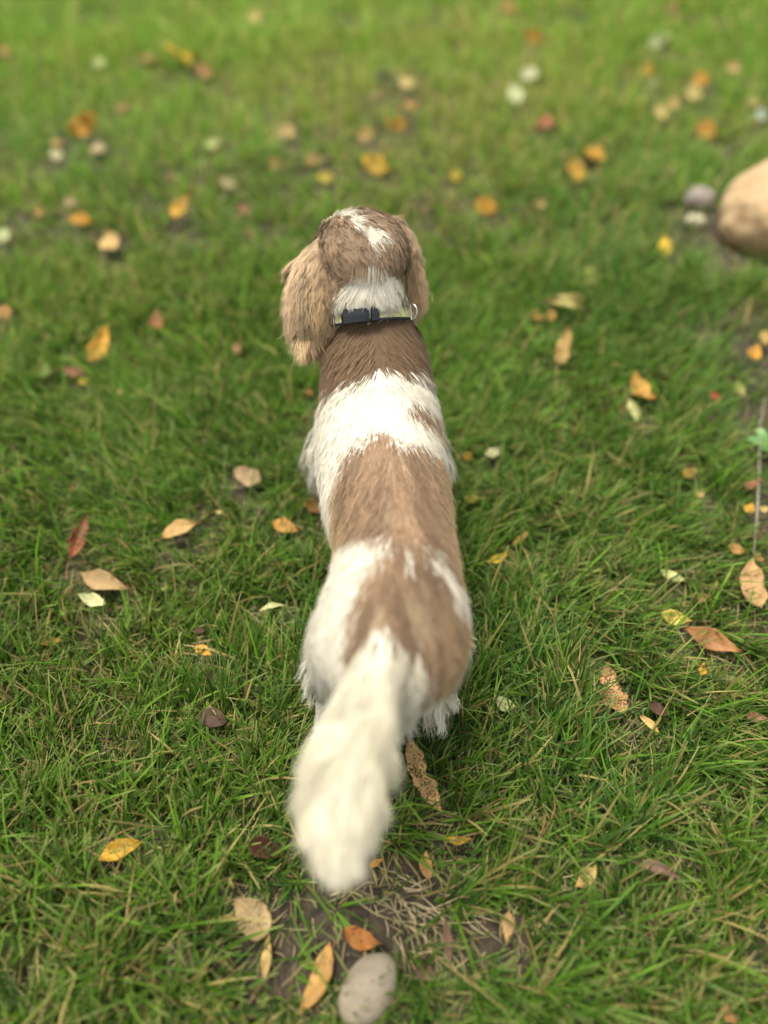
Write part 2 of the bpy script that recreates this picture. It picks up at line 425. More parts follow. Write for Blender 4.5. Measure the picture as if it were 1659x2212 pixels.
 ((1364,818),(1408,876),.46,(.66,.30,.06),.45,.25,.2,.85,.010,"orange leaf with dark middle in the right lawn"),
 ((1362,868),(1384,916),.30,C_CRM,.1,.2,.4,.8,0,"pale cream folded leaf just below the orange leaf with dark middle"),
 ((1526,850),(1556,862),.55,(.55,.10,.05),0,.2,.3,.9,0,"small shiny red leaf near the right edge"),
 ((1270,620),(1272,580),.4,(.55,.38,.12),0,.1,.1,.6,0,"yellow tan leaf upright in tall grass above the long arched one"),
 ((1046,986),(1082,970),.5,C_CRM,.05,.15,.1,.9,0,"pale tan leaf close right of the dog's ribs"),
 ((1000,990),(1020,982),.7,C_OR,0,.1,.1,.8,0,"small orange leaf touching the outline of the dog's ribs"),
 ((1470,1036),(1500,1018),.6,C_RUST,.2,.3,.3,.6,0,"orange brown crumpled leaf in the right lawn above the pale triangular one"),
 ((1004,1080),(1034,1076),.6,(.36,.28,.04),.2,.2,.1,.6,0,"mustard green leaf touching the dog's right side"),
 ((1504,1074),(1520,1064),.7,C_TAN,0,.2,.1,.7,0,"tiny tan leaf below the orange brown crumpled leaf on the right"),
 ((1590,830),(1606,862),.4,(.40,.30,.10),0,.3,.2,.6,0,"dry greenish tan leaf right of the small shiny red leaf"),
 ((1626,784),(1636,752),.5,C_OR,.1,.2,.2,.7,0,"orange tan leaf at the right edge below the rock"),
 ((1638,744),(1656,720),.6,C_TAN,.1,.2,.2,.7,0,"tan leaf at the right edge, next above the orange tan one"),
 ((1600,1060),(1640,1040),.4,(.32,.12,.06),.1,.3,.2,.6,0,"red brown leaf on bare soil at the right edge"),
 ((1572,498),(1600,512),.6,C_RED,.1,.2,.2,.7,0,"red brown leaf at the foot of the big tan rock"),
]


def leaf_ends(a, b, base_h):
    """both ends at lawn height; the farther one is raised when the sight lines alone would stretch the leaf"""
    A, B = at(*a, base_h), at(*b, base_h)
    maxlen = 0.105
    lo, hi = (a, b) if a[1] > b[1] else (b, a)
    h = base_h
    while (at(*lo, base_h) - at(*hi, h)).length > maxlen and h < base_h + 0.07:
        h += 0.003
    P, Q = at(*lo, base_h), at(*hi, h)
    return (P, Q) if a[1] > b[1] else (Q, P)


LEAF3D = []
for L in LEAVES:
    buried = L[7] < 0.45
    y0 = at(*L[0], 0).y
    bh = 0.022 if buried else 0.034
    if 1890 < L[0][1] + 30 and 480 < L[0][0] < 1000:
        bh = 0.014
    A, B = leaf_ends(L[0], L[1], bh)
    LEAF3D.append((A, B, L))

# ------------------------------------------------------------------ grass
SOIL = [  # bare places: x, y, rx, ry, strength
    (*at(790, 1990)[:2], .080, .07, .88), (*at(850, 1900)[:2], .055, .055, .85), (*at(555, 2050)[:2], .04, .045, .85), (*at(740, 1950)[:2], .055, .05, .85),
    (*at(1640, 560)[:2], .24, .16, .9), (*at(1500, 470)[:2], .10, .10, .9), (*at(1690, 900)[:2], .16, .55, .85), (*at(1660, 1100)[:2], .06, .16, .9),
    (*at(620, 2070)[:2], .05, .05, .7), (*at(1015, 1990)[:2], .03, .03, .8)]


def soil_mask(x, y):
    m = np.zeros_like(x)
    wob = 0.55 * (vnoise(x, y, 61, 18) - 0.5)
    for (cx, cy, rx, ry, s) in SOIL:
        d = np.hypot((x - cx) / rx, (y - cy) / ry) + wob
        m = np.maximum(m, s * (1 - smooth01(d, 0.75, 1.15)))
    return m


def lawn_tall(x, y):
    """taller, bluer grass at the right behind the dog and in the lower right"""
    a = np.exp(-(((x - 0.62) / 0.30) ** 2 + ((y - 2.0) / 0.75) ** 2))
    b = np.exp(-(((x - 0.30) / 0.25) ** 2 + ((y - 0.45) / 0.35) ** 2)) * 0.5
    return np.clip(a + b + 0.45 * (fbm(x, y, 31, 2.5) - 0.45), 0, 1)


def lawn_dry(x, y):
    d = np.exp(-(((x - 0.15) / 0.8) ** 2 + ((y - 3.0) / 0.9) ** 2)) * 0.72
    e = np.exp(-(((x + 0.33) / 0.24) ** 2 + ((y - 0.30) / 0.22) ** 2)) * 0.30
    return np.clip(d + e + 0.8 * (fbm(x, y, 41, 3.2) - 0.46), 0, 1)


def leaf_clear(x, y):
    """height factor: blades standing in or just in front of a leaf are pressed down under it"""
    f = np.ones_like(x)
    for A, B, L in LEAF3D:
        if L[7] < 0.45:
            soft = 0.75
        elif L[7] < 0.65:
            soft = 0.5
        else:
            soft = 0.16
        ax, ay, bx, by = A.x, A.y, B.x, B.y
        mx, my = (ax + bx) / 2, (ay + by) / 2
        ln = math.hypot(bx - ax, by - ay)
        rad = max(ln * L[2] * 0.5, 0.012) + 0.006
        dx, dy = (bx - ax), (by - ay)
        near = (np.abs(x - mx) < 0.16) & (np.abs(y - my) < 0.26)
        if not near.any():
            continue
        xs, ys = x[near], y[near]
        view = 0.022 + 0.028 * max(0.0, my - 0.9)           # the strip the leaf has slid over
        best = np.full(xs.shape, 9.0)
        for o in (0, 0.5, 1.0):
            px, py = xs - ax, ys + view * o - ay
            tt = np.clip((px * dx + py * dy) / max(ln * ln, 1e-6), 0, 1)
            best = np.minimum(best, np.hypot(px - tt * dx, py - tt * dy))
        ff = np.where(best < rad, soft, 1.0)
        f[near] = np.minimum(f[near], ff)
    return f


def build_grass():
    def density_pts(n, x0, x1, y0, y1):
        return rng.uniform(x0, x1, n), rng.uniform(y0, y1, n)
    tx, ty, ts = [], [], []
    # tufts: near, middle, far, each a ring around the last one
    def zone(n, x0, x1, y0, y1, size, hole=None):
        x, y = density_pts(n, x0, x1, y0, y1)
        if hole is not None:
            k = ~((np.abs(x) < hole[0]) & (y < hole[1]) & (y > -0.5))
            x, y = x[k], y[k]
        tx.append(x); ty.append(y); ts.append(np.full(len(x), size))
    zone(19000, -1.1, 1.25, -0.35, 1.7, 0.85)
    zone(19000, -2.2, 2.3, -0.6, 3.6, 1.5, (1.1, 1.7))
    zone(50000, -5.4, 5.4, -0.9, 8.5, 2.5, (2.1, 3.4))
    X = np.concatenate(tx); Y = np.concatenate(ty); S = np.concatenate(ts)
    sm = soil_mask(X, Y)
    keep = (rng.random(len(X)) > sm * 1.02) & (np.abs(X) < 1.1 + .62 * np.maximum(Y, 0))
    X, Y, S = X[keep], Y[keep], S[keep]
    # blades per tuft
    nb = rng.integers(5, 13, len(X))
    idx = np.repeat(np.arange(len(X)), nb)
    n = len(idx)
    s = S[idx]
    ang = rng.uniform(0, 2 * np.pi, n)
    rad = np.abs(rng.normal(0, 0.010, n)) * s
    bx = X[idx] + np.cos(ang) * rad
    by = Y[idx] + np.sin(ang) * rad
    tall = lawn_tall(bx, by); dry = lawn_dry(bx, by)
    far = smooth01(by, 1.2, 3.5)
    ht = rng.gamma(9, 1 / 9, n) * (0.054 + 0.040 * tall + 0.016 * far - 0.014 * dry) * 1.0
    ht = ht * (0.75 + 0.5 * rng.random(n))
    long_one = rng.random(n) < 0.07
    ht = np.where(long_one, ht * 1.6, ht)
    ht *= leaf_clear(bx, by)
    ht = np.minimum(ht, 0.125)
    # azimuth: outwards from the tuft mixed with a slow drift of the whole lawn
    drift = 2 * np.pi * fbm(bx, by, 51, 2.0) * 1.6 + 0.6
    tuft_az = rng.uniform(0, 2 * np.pi, len(X))[idx]
    vx = np.cos(ang) * 0.9 + np.cos(drift) * 0.7 + np.cos(tuft_az) * 0.5 + rng.normal(0, 0.5, n)
    vy = np.sin(ang) * 0.9 + np.sin(drift) * 0.7 + np.sin(tuft_az) * 0.5 + rng.normal(0, 0.5, n)
    h = np.hypot(vx, vy); vx /= h; vy /= h
    lean0 = np.clip(np.abs(rng.normal(0.35, 0.25, n)), 0, 1.2)
    bend = np.clip(rng.gamma(2.2, 0.30, n), 0, 1.9)
    k = 4
    P = np.zeros((n, k, 3)); Wd = np.zeros((n, k, 3)); C = np.zeros((n, k, 3))
    P[:, 0, 0] = bx; P[:, 0, 1] = by; P[:, 0, 2] = gz(bx, by) - 0.002
    seg = ht / (k - 1)
    wd = (0.00100 + 0.00105 * rng.random(n) ** 2) * (1 + 0.25 * tall) * np.where(s > 2, 2.2, np.where(s > 1.2, 1.35, 1.0))
    prof = [0.85, 1.0, 0.8, 0.28]
    tw = rng.normal(0, 0.5, n)
    for i in range(k):
        a = np.minimum(lean0 + bend * (i / (k - 1)), 1.75)
        if i > 0:
            P[:, i, 0] = P[:, i - 1, 0] + seg * np.sin(a) * vx
            P[:, i, 1] = P[:, i - 1, 1] + seg * np.sin(a) * vy
            P[:, i, 2] = P[:, i - 1, 2] + seg * np.cos(a)
        tz = tw * (i / (k - 1)) + 0.0
        sx, sy = -vy, vx
        Wd[:, i, 0] = sx * np.cos(tz) * wd * prof[i]
        Wd[:, i, 1] = sy * np.cos(tz) * wd * prof[i]
        Wd[:, i, 2] = np.sin(tz) * wd * prof[i]
    P[:, :, 2] = np.maximum(P[:, :, 2], 0.002)
    # colour: real differences between blades (fresh, blue green, yellowing, dead), plus backlight painted in with distance
    g_fresh = np.array([0.180, 0.365, 0.028]); g_deep = np.array([0.028, 0.070, 0.014]); g_blue = np.array([0.070, 0.180, 0.062])
    g_yel = np.array([0.25, 0.32, 0.045]); g_dead = np.array([0.42, 0.33, 0.12])
    r1 = rng.random(n)[:, None]; tr = rng.random(len(X))[idx][:, None]
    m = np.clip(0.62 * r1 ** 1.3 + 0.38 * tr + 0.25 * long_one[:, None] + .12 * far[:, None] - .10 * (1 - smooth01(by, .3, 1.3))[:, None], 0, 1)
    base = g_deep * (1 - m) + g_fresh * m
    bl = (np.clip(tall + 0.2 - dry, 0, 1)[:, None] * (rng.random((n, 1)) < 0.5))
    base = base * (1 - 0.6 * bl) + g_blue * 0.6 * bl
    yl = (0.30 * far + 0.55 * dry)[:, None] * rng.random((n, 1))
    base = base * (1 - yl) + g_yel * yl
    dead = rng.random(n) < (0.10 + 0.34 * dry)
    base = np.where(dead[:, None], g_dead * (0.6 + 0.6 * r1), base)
    base = base * (0.6 + 0.75 * rng.random((n, 1))) * (0.88 + .20 * smooth01(by, .5, 1.4) + .32 * far)[:, None]  # backlight put into the colour: far blades painted lighter, near ones darker
    for i in range(k):
        C[:, i] = base
    C[:, 0] = base * 0.8 + g_dead * 0.06
    tipc = np.array([0.52, 0.54, 0.20])
    cut = (rng.random(n) < 0.5)[:, None] * 0.55
    C[:, 3] = base * (1 - cut) + tipc * cut
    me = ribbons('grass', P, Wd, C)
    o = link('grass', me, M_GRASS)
    tag(o, 'green lawn grass with mixed fresh and yellowing blades', 'grass', kind='stuff')
    # thatch: flat dead stalks between the tufts
    def thatch(n, x0, x1, y0, y1, sc):
        x = rng.uniform(x0, x1, n); y = rng.uniform(y0, y1, n)
        sm_ = soil_mask(x, y)
        kk = rng.random(n) < (0.28 + 0.9 * lawn_dry(x, y)) * (1 - 0.45 * sm_)
        return x[kk], y[kk], np.full(kk.sum(), sc)
    parts = [thatch(70000, -1.1, 1.25, -0.35, 1.7, 1.0), thatch(34000, -2.1, 2.2, 1.7, 3.6, 1.6), thatch(26000, -4.5, 4.5, 3.4, 8, 2.6)]
    x = np.concatenate([p[0] for p in parts]); y = np.concatenate([p[1] for p in parts]); sc = np.concatenate([p[2] for p in parts])
    # a spray of straw lying on the soil by the stone
    NS = 70
    c = at(900, 1965); ex = rng.normal(c.x, 0.034, NS); ey = rng.normal(c.y, 0.022, NS)
    x = np.concatenate([x, ex]); y = np.concatenate([y, ey]); sc = np.concatenate([sc, np.full(NS, 1.0)])
    n = len(x)
    az = rng.uniform(0, 2 * np.pi, n)
    az[-NS:] = R(-35) + rng.normal(0, 0.45, NS)
    ln = rng.gamma(4, 0.25, n) * 0.026 * sc ** 0.5
    ln[-NS:] *= 1.3
    P = np.zeros((n, 4, 3)); Wd = np.zeros((n, 4, 3)); C = np.zeros((n, 4, 3))
    z0 = gz(x, y) + rng.uniform(0.001, 0.016, n)
    tilt = rng.normal(0, 0.25, n); cv = rng.normal(0, 0.5, n)
    z0[-NS:] = rng.uniform(0.003, 0.012, NS); tilt[-NS:] *= 0.3
    P[:, 0] = np.stack([x, y, z0], -1)
    wd = (0.0005 + 0.0006 * rng.random(n)) * sc
    for i in range(4):
        a = az + cv * i / 3
        if i:
            P[:, i, 0] = P[:, i - 1, 0] + np.cos(a) * ln / 3
            P[:, i, 1] = P[:, i - 1, 1] + np.sin(a) * ln / 3
            P[:, i, 2] = np.maximum(P[:, i - 1, 2] + np.sin(tilt) * ln / 3, 0.002)
        wd[-NS:] = .00055
        pf = [0.7, 1, 0.9, 0.3][i]
        Wd[:, i, 0] = -np.sin(a) * wd * pf; Wd[:, i, 1] = np.cos(a) * wd * pf; Wd[:, i, 2] = wd * pf * 0.3
    cA = np.array([0.38, 0.31, 0.15]); cB = np.array([0.12, 0.088, 0.045]); cC = np.array([0.20, 0.22, 0.07])
    q = rng.random((n, 1)); base = cA * q + cB * (1 - q)
    gr = rng.random((n, 1)) < 0.3
    base = np.where(gr, cC * (0.5 + 0.6 * q), base)
    base[-NS:] = np.array([0.52, 0.42, 0.24]) * (0.6 + 0.6 * rng.random((NS, 1)))
    C[:] = base[:, None, :]
    tag(link('dry_grass', ribbons('dry_grass', P, Wd, C), M_STRAW), 'dead straw and thatch lying between the green tufts', 'dry grass', kind='stuff')
    # soil crumbs
    m = 9000
    sx = rng.uniform(-0.4, 1.3, m); sy = rng.uniform(0.0, 2.2, m)
    kk = soil_mask(sx, sy) > 0.35
    sx, sy = sx[kk], sy[kk]
    V, F = [], []
    oct_ = np.array([(1, 0, 0), (-1, 0, 0), (0, 1, 0), (0, -1, 0), (0, 0, 1), (0, 0, -1)], float)
    of = [(0, 2, 4), (2, 1, 4), (1, 3, 4), (3, 0, 4), (2, 0, 5), (1, 2, 5), (3, 1, 5), (0, 3, 5)]
    for a, b in zip(sx, sy):
        r = rng.gamma(2, 0.0009)
        p = oct_ * r * rng.uniform(0.6, 1.3, (6, 1)) + (a, b, float(gz(a, b)) + r * 0.3)
        b0 = len(V); V.extend(p); F.extend([tuple(b0 + j for j in f) for f in of])
    tag(link('soil_crumbs', mesh_np('soil_crumbs', V, F, False), noise_mat('crumb', (0.06, 0.045, 0.03), (0.20, 0.155, 0.105), 60)),
        'loose brown crumbs on the bare soil', 'soil', kind='stuff')


build_grass()


# ------------------------------------------------------------------ leaf builder
def leaf_mat():
    m, t, b = new_mat('dry leaf')
    N = t.nodes.new
    oi = N('ShaderNodeObjectInfo'); tc = N('ShaderNodeTexCoord'); uv = N('ShaderNodeUVMap')
    add = N('ShaderNodeVectorMath'); add.operation = 'ADD'
    sc = N('ShaderNodeMath'); sc.operation = 'MULTIPLY'; sc.inputs[1].default_value = 37.0
    t.links.new(oi.outputs['Random'], sc.inputs[0])
    t.links.new(tc.outputs['Object'], add.inputs[0]); t.links.new(sc.outputs[0], add.inputs[1])
    # slow change of hue over the blade
    n1 = N('ShaderNodeTexNoise'); n1.inputs['Scale'].default_value = 28; n1.inputs['Detail'].default_value = 5
    t.links.new(add.outputs[0], n1.inputs['Vector'])
    mr = N('ShaderNodeMapRange'); mr.inputs[1].default_value = .3; mr.inputs[2].default_value = .7; mr.inputs[3].default_value = .5; mr.inputs[4].default_value = 1.3
    t.links.new(n1.outputs[0], mr.inputs[0])
    mul = N('ShaderNodeVectorMath'); mul.operation = 'SCALE'
    t.links.new(oi.outputs['Color'], mul.inputs[0]); t.links.new(mr.outputs[0], mul.inputs['Scale'])
    # veins: midrib and ribs running out from it
    sep = N('ShaderNodeSeparateXYZ'); t.links.new(uv.outputs[0], sep.inputs[0])
    ab = N('ShaderNodeMath'); ab.operation = 'SUBTRACT'; ab.inputs[1].default_value = .5; t.links.new(sep.outputs[1], ab.inputs[0])
    ab2 = N('ShaderNodeMath'); ab2.operation = 'ABSOLUTE'; t.links.new(ab.outputs[0], ab2.inputs[0])
    rib = N('ShaderNodeMapRange'); rib.inputs[1].default_value = .0; rib.inputs[2].default_value = .045; rib.inputs[3].default_value = 1; rib.inputs[4].default_value = 0
    t.links.new(ab2.outputs[0], rib.inputs[0])
    sk = N('ShaderNodeMath'); sk.operation = 'MULTIPLY_ADD'; sk.inputs[1].default_value = -.45
    t.links.new(ab2.outputs[0], sk.inputs[0]); t.links.new(sep.outputs[0], sk.inputs[2])
    fr = N('ShaderNodeMath'); fr.operation = 'MULTIPLY'; fr.inputs[1].default_value = 70; t.links.new(sk.outputs[0], fr.inputs[0])
    sn = N('ShaderNodeMath'); sn.operation = 'SINE'; t.links.new(fr.outputs[0], sn.inputs[0])
    vr = N('ShaderNodeMapRange'); vr.inputs[1].default_value = .75; vr.inputs[2].default_value = 1; vr.inputs[3].default_value = 0; vr.inputs[4].default_value = .5
    t.links.new(sn.outputs[0], vr.inputs[0])
    mxv = N('ShaderNodeMath'); mxv.operation = 'MAXIMUM'; t.links.new(rib.outputs[0], mxv.inputs[0]); t.links.new(vr.outputs[0], mxv.inputs[1])
    vf = N('ShaderNodeMath'); vf.operation = 'MULTIPLY'; vf.inputs[1].default_value = .35; t.links.new(mxv.outputs[0], vf.inputs[0])
    m1 = N('ShaderNodeMixRGB'); m1.inputs[2].default_value = (.30, .14, .06, 1)
    t.links.new(vf.outputs[0], m1.inputs[0]); t.links.new(mul.outputs[0], m1.inputs[1])
    # dark specks: amount carried by the object colour's alpha
    n2 = N('ShaderNodeTexNoise'); n2.inputs['Scale'].default_value = 330; n2.inputs['Detail'].default_value = 2; n2.inputs['Roughness'].default_value = .4
    t.links.new(add.outputs[0], n2.inputs['Vector'])
    n3 = N('ShaderNodeTexNoise'); n3.inputs['Scale'].default_value = 55; n3.inputs['Detail'].default_value = 2
    t.links.new(add.outputs[0], n3.inputs['Vector'])
    s0 = N('ShaderNodeMath'); s0.operation = 'MULTIPLY_ADD'; s0.inputs[1].default_value = .55; t.links.new(n3.outputs[0], s0.inputs[0]); t.links.new(n2.outputs[0], s0.inputs[2])
    th = N('ShaderNodeMath'); th.operation = 'MULTIPLY_ADD'; th.inputs[1].default_value = -.26; th.inputs[2].default_value = 1.03
    t.links.new(oi.outputs['Alpha'], th.inputs[0])
    df = N('ShaderNodeMath'); df.operation = 'SUBTRACT'; t.links.new(s0.outputs[0], df.inputs[0]); t.links.new(th.outputs[0], df.inputs[1])
    st = N('ShaderNodeMapRange'); st.inputs[1].default_value = 0; st.inputs[2].default_value = .03; t.links.new(df.outputs[0], st.inputs[0])
    m2 = N('ShaderNodeMixRGB'); m2.inputs[2].default_value = (.07, .022, .012, 1)
    sf = N('ShaderNodeMath'); sf.operation = 'MULTIPLY'; sf.inputs[1].default_value = .85; t.links.new(st.outputs[0], sf.inputs[0])
    t.links.new(sf.outputs[0], m2.inputs[0]); t.links.new(m1.outputs[0], m2.inputs[1])
    t.links.new(m2.outputs[0], b.inputs['Base Color'])
    b.inputs['Roughness'].default_value = .55
    b.inputs['Specular IOR Level'].default_value = .35
    bp = N('ShaderNodeBump'); bp.inputs['Strength'].default_value = .5; bp.inputs['Distance'].default_value = .0015
    t.links.new(mxv.outputs[0], bp.inputs['Height']); t.links.new(bp.outputs[0], b.inputs['Normal'])
    tr = N('ShaderNodeBsdfTranslucent'); t.links.new(m2.outputs[0], tr.inputs['Color'])
    mx = N('ShaderNodeMixShader'); mx.inputs[0].default_value = .22
    out = t.nodes['Material Output']
    t.links.new(b.outputs[0], mx.inputs[1]); t.links.new(tr.outputs[0], mx.inputs[2]); t.links.new(mx.outputs[0], out.inputs['Surface'])
    return m


M_LEAF = leaf_mat()
M_STALK = plain_mat('leaf stalk', (0.30, 0.15, 0.07), 0.6)


def tube(name, pts, radii, mat, parent=None, n=8):
    V, F = [], []
    pts = [Vector(p) for p in pts]
    for i, p in enumerate(pts):
        d = (pts[min(i + 1, len(pts) - 1)] - pts[max(i - 1, 0)]).normalized()
        u = d.cross(Vector((0.13, 0.2, 1))).normalized(); v = d.cross(u)
        for j in range(n):
            a = 2 * math.pi * j / n
            V.append(p + (u * math.cos(a) + v * math.sin(a)) * radii[i])
    for i in range(len(pts) - 1):
        for j in range(n):
            F.append((i * n + j, i * n + (j + 1) % n, (i + 1) * n + (j + 1) % n, (i + 1) * n + j))
    F.append(tuple(range(n))[::-1]); F.append(tuple((len(pts) - 1) * n + j for j in range(n)))
    return link(name, mesh_np(name, V, F), mat, parent)


def make_leaf(i, A, B, L):
    _, _, wr, col, spots, curl, fold, lean, stalk, label = L
    r = np.random.default_rng(100 + i)
    mid = (A + B) / 2
    axis = (B - A)
    ln = axis.length
    X = axis.normalized()
    to_cam = (cam.location - mid).normalized()
    up = Vector((0, 0, 1)).lerp(to_cam, 0.35 + 0.5 * lean * (1 if mid.y > 1.3 else 0.6)) + Vector(r.normal(0, 0.16, 3))
    Z = (up - X * up.dot(X)).normalized()
    Y = Z.cross(X)
    nu, nv = 22, 10
    V, UV = [], []
    pw = r.uniform(0.68, 1.0); ex = r.uniform(.85, 1.35) if wr < .6 else .75
    asym = r.normal(0, 0.06); wav = r.uniform(0.8, 2.4); ph = r.uniform(0, 6.3, 3); sb = r.normal(0, 0.08)
    ragged = 0.12 if spots > .6 else 0.03
    notch = r.uniform(.3, .7), (0.55 if spots > .75 else 0.0)
    for a in range(nu):
        u = a / (nu - 1)
        half = ln * wr * 0.54 * (max(math.sin(math.pi * min(max(u, 0.0), 1.0) ** pw), 0) ** ex)
        half *= 1 + 0.07 * math.sin(9 * u + ph[0])
        arch = curl * ln * (math.sin(math.pi * u) * 0.55 - 0.1) * -1.0
        if curl > 0:
            arch = curl * ln * ((2 * u - 1) ** 2) * 0.9
        for b in range(nv + 1):
            v = b / nv * 2 - 1
            hh = half * (1 + ragged * math.sin(31 * u + 5 * v + ph[1]) * abs(v))
            if notch[1] and v > 0:
                hh *= 1 - notch[1] * math.exp(-((u - notch[0]) / .07) ** 2)
            y = v * hh * (1 - 0.25 * abs(v) * abs(fold) * 2) + asym * ln * math.sin(math.pi * u) * 0.3 + sb * ln * (u - .5) ** 2 * 2
            z = abs(v) * hh * fold * 1.7 + arch + 0.022 * ln * wav * math.sin(13 * u + ph[2] + 2 * v) * abs(v) \
                + 0.10 * curl * hh * v * math.sin(5 * u + ph[0])
            V.append((X * ((u - 0.5) * ln) + Y * y + Z * z)[:])
            UV.append((u, b / nv))
    F = [(a * (nv + 1) + b, (a + 1) * (nv + 1) + b, (a + 1) * (nv + 1) + b + 1, a * (nv + 1) + b + 1) for a in range(nu - 1) for b in range(nv)]
    me = mesh_np('fallen_leaf', V, F)
    uvl = me.uv_layers.new(name='UVMap')
    for lp in me.loops:
        uvl.data[lp.index].uv = UV[lp.vertex_index]
    o = link('fallen_leaf', me, M_LEAF)
    o.location = mid
    cc = (col[0] * .95, col[1] * (1.14 if col[0] > .3 and col[1] / col[0] > .4 else 1.05), col[2])
    o.color = (*[min(1, c * (.84 if mid.y > 1.8 else 1) * r.uniform(.92, 1.08)) for c in cc], spots)
    md = o.modifiers.new('thickness', 'SOLIDIFY'); md.thickness = 0.0004; md.offset = 0
    tag(o, label, 'leaf', 'fallen autumn leaves on the lawn')
    if stalk:
        e = -X * (ln * 0.5)
        kk = Vector(r.normal(0, 0.15, 3))
        tube('stalk', [e + X * .004, e - X * stalk * .5 + kk * stalk * .3, e - X * stalk + kk * stalk], [.0007, .0006, .0008], M_STALK, o, 6)
    return o


for i, (A, B, L) in enumerate(LEAF3D):
    make_leaf(i, A, B, L)


# ------------------------------------------------------------------ stones, twigs, weed
def icos(sub):
    import bmesh
    bm = bmesh.new(); bmesh.ops.create_icosphere(bm, subdivisions=sub, radius=1)
    V = np.array([v.co[:] for v in bm.verts]); F = [tuple(v.index for v in f.verts) for f in bm.faces]
    bm.free()
    return V, F


def stone(name, label, loc, radii, rot, mat, seed, rough=0.06, pw=1.0):
    V, F = icos(5)
    n = (fbm(V[:, 0] * 1.3 + V[:, 2], V[:, 1] * 1.3 + V[:, 2] * .6, seed, 1.4) - 0.5) * 2
    n2 = (fbm(V[:, 0] * 2 - V[:, 2], V[:, 1] * 2 + V[:, 2], seed + 7, 5) - 0.5) * 0.25
    V = V * (1 + rough * (n + n2))[:, None]
    V = V * np.array(radii)
    o = link(name, mesh_np(name, V, F), mat)
    o.location = loc
    o.rotation_euler = rot
    tag(o, label, 'stone')
    return o


p = at(796, 2136, 0.03)
stone('stone', 'smooth grey beige oval stone at the bottom of the lawn', (p.x, p.y, 0.024), (0.0285, 0.041, 0.024), (0.0, 0.12, R(-40)),
      noise_mat('river stone', (0.22, 0.18, 0.125), (0.30, 0.25, 0.18), 35, 0.85, 0.6, 300, c3=(0.12, 0.095, 0.065), c3_scale=150, c3_at=0.64), 11, 0.05)
p = at(1700, 452, 0.08)
stone('rock', 'big rounded tan rock cut off by the right edge', (p.x, p.y, 0.065), (0.172, 0.16, 0.134), (0, 0, 0.4),
      noise_mat('sandstone', (0.40, 0.27, 0.14), (0.54, 0.38, 0.21), 9, 0.9, 0.8, 45, c3=(0.30, 0.19, 0.10), c3_scale=16, c3_at=0.60), 23, 0.13)
p = at(1509, 432, 0.02)
stone('stone', 'small mauve grey stone left of the big tan rock', (p.x, p.y, 0.022), (0.045, 0.040, 0.035), (0, 0, 0.5),
      noise_mat('mauve stone', (0.22, 0.18, 0.155), (0.34, 0.28, 0.25), 20), 31, 0.12)
p = at(1500, 480, 0.01)
stone('stone', 'small pale stone in front of the mauve grey one', (p.x, p.y, 0.012), (0.030, 0.026, 0.020), (0, 0, 0.1),
      noise_mat('pale stone', (0.42, 0.38, 0.26), (0.55, 0.50, 0.38), 20), 37, 0.12)

M_TWIG = noise_mat('twig bark', (0.035, 0.026, 0.03), (0.09, 0.07, 0.075), 90)
M_TWIG2 = noise_mat('grey bark', (0.22, 0.18, 0.14), (0.34, 0.29, 0.23), 90)
a_, b_ = at(838, 1772, .012), at(960, 1836, .010)
pts = [a_.lerp(b_, t) + Vector((0, 0, .002 * math.sin(t * 9))) + Vector((.002 * math.sin(t * 11), .0015 * math.cos(t * 7), 0)) for t in [k / 9 for k in range(10)]]
tag(tube('twig', pts, [.0012, .0013, .0012, .0011, .0013, .0011, .001, .0012, .0009, .0007], M_TWIG), 'thin dark twig right of the tail on bare soil', 'twig')
pp = [at(1652, 860, .03), at(1641, 930, .04), at(1640, 1020, .035), at(1636, 1100, .04), at(1628, 1200, .03)]
tag(tube('dry_stem', pp, [.0014, .0017, .0016, .0018, .001], M_TWIG2), 'long grey dry stem along the right edge', 'stem')
M_RED = plain_mat('red stem', (0.30, 0.10, 0.06), 0.6)
pp = [at(1196, 1716, .045), at(1199, 1745, .05), at(1188, 1775, .045), at(1170, 1806, .035), at(1158, 1828, .02)]
tag(tube('dry_stem', pp, [.0007] * 5, M_RED), 'thin reddish stem curving through the grass, lower right', 'stem')
# broad green leaf of a weed at the right edge
pw_ = at(1652, 968, .03)
root = bpy.data.objects.new('weed', None); COL.objects.link(root); root.location = (pw_.x + .01, pw_.y, 0)
tag(root, 'low weed with broad green leaves at the right edge', 'weed')
M_WEED = noise_mat('weed leaf', (0.11, 0.24, 0.07), (0.16, 0.32, 0.10), 40, 0.5)
for q, az in enumerate((2.9, 2.0, 0.4, 4.6)):
    V, F = [], []
    for a in range(9):
        u = a / 8
        half = .013 * math.sin(math.pi * u ** .8) ** .8
        for v in (-1, -.5, 0, .5, 1):
            d = Vector((math.cos(az), math.sin(az), 0)); s_ = Vector((-d.y, d.x, 0))
            V.append(d * (.05 * u) + s_ * v * half + Vector((0, 0, .012 + .03 * math.sin(u * 2.2) + .004 * abs(v))))
    for a in range(8):
        for b in range(4):
            F.append((a * 5 + b, a * 5 + b + 1, a * 5 + b + 6, a * 5 + b + 5))
    link('leaf', mesh_np('leaf', V, F), M_WEED, root)

# ------------------------------------------------------------------ dog
#DOG_BEGIN
SK = np.array([-0.035, 0.930, 0.455])                     # middle of the skull
FACE = nrm(np.array([-0.71, 0.69, -0.30]))                # where the muzzle points
LEFT = nrm(np.cross([0, 0, 1.0], FACE)); UPH = np.cross(FACE, LEFT)
if LEFT[0] > 0:
    LEFT = -LEFT
UPH = np.cross(FACE, LEFT)
if UPH[2] < 0:
    UPH = -UPH


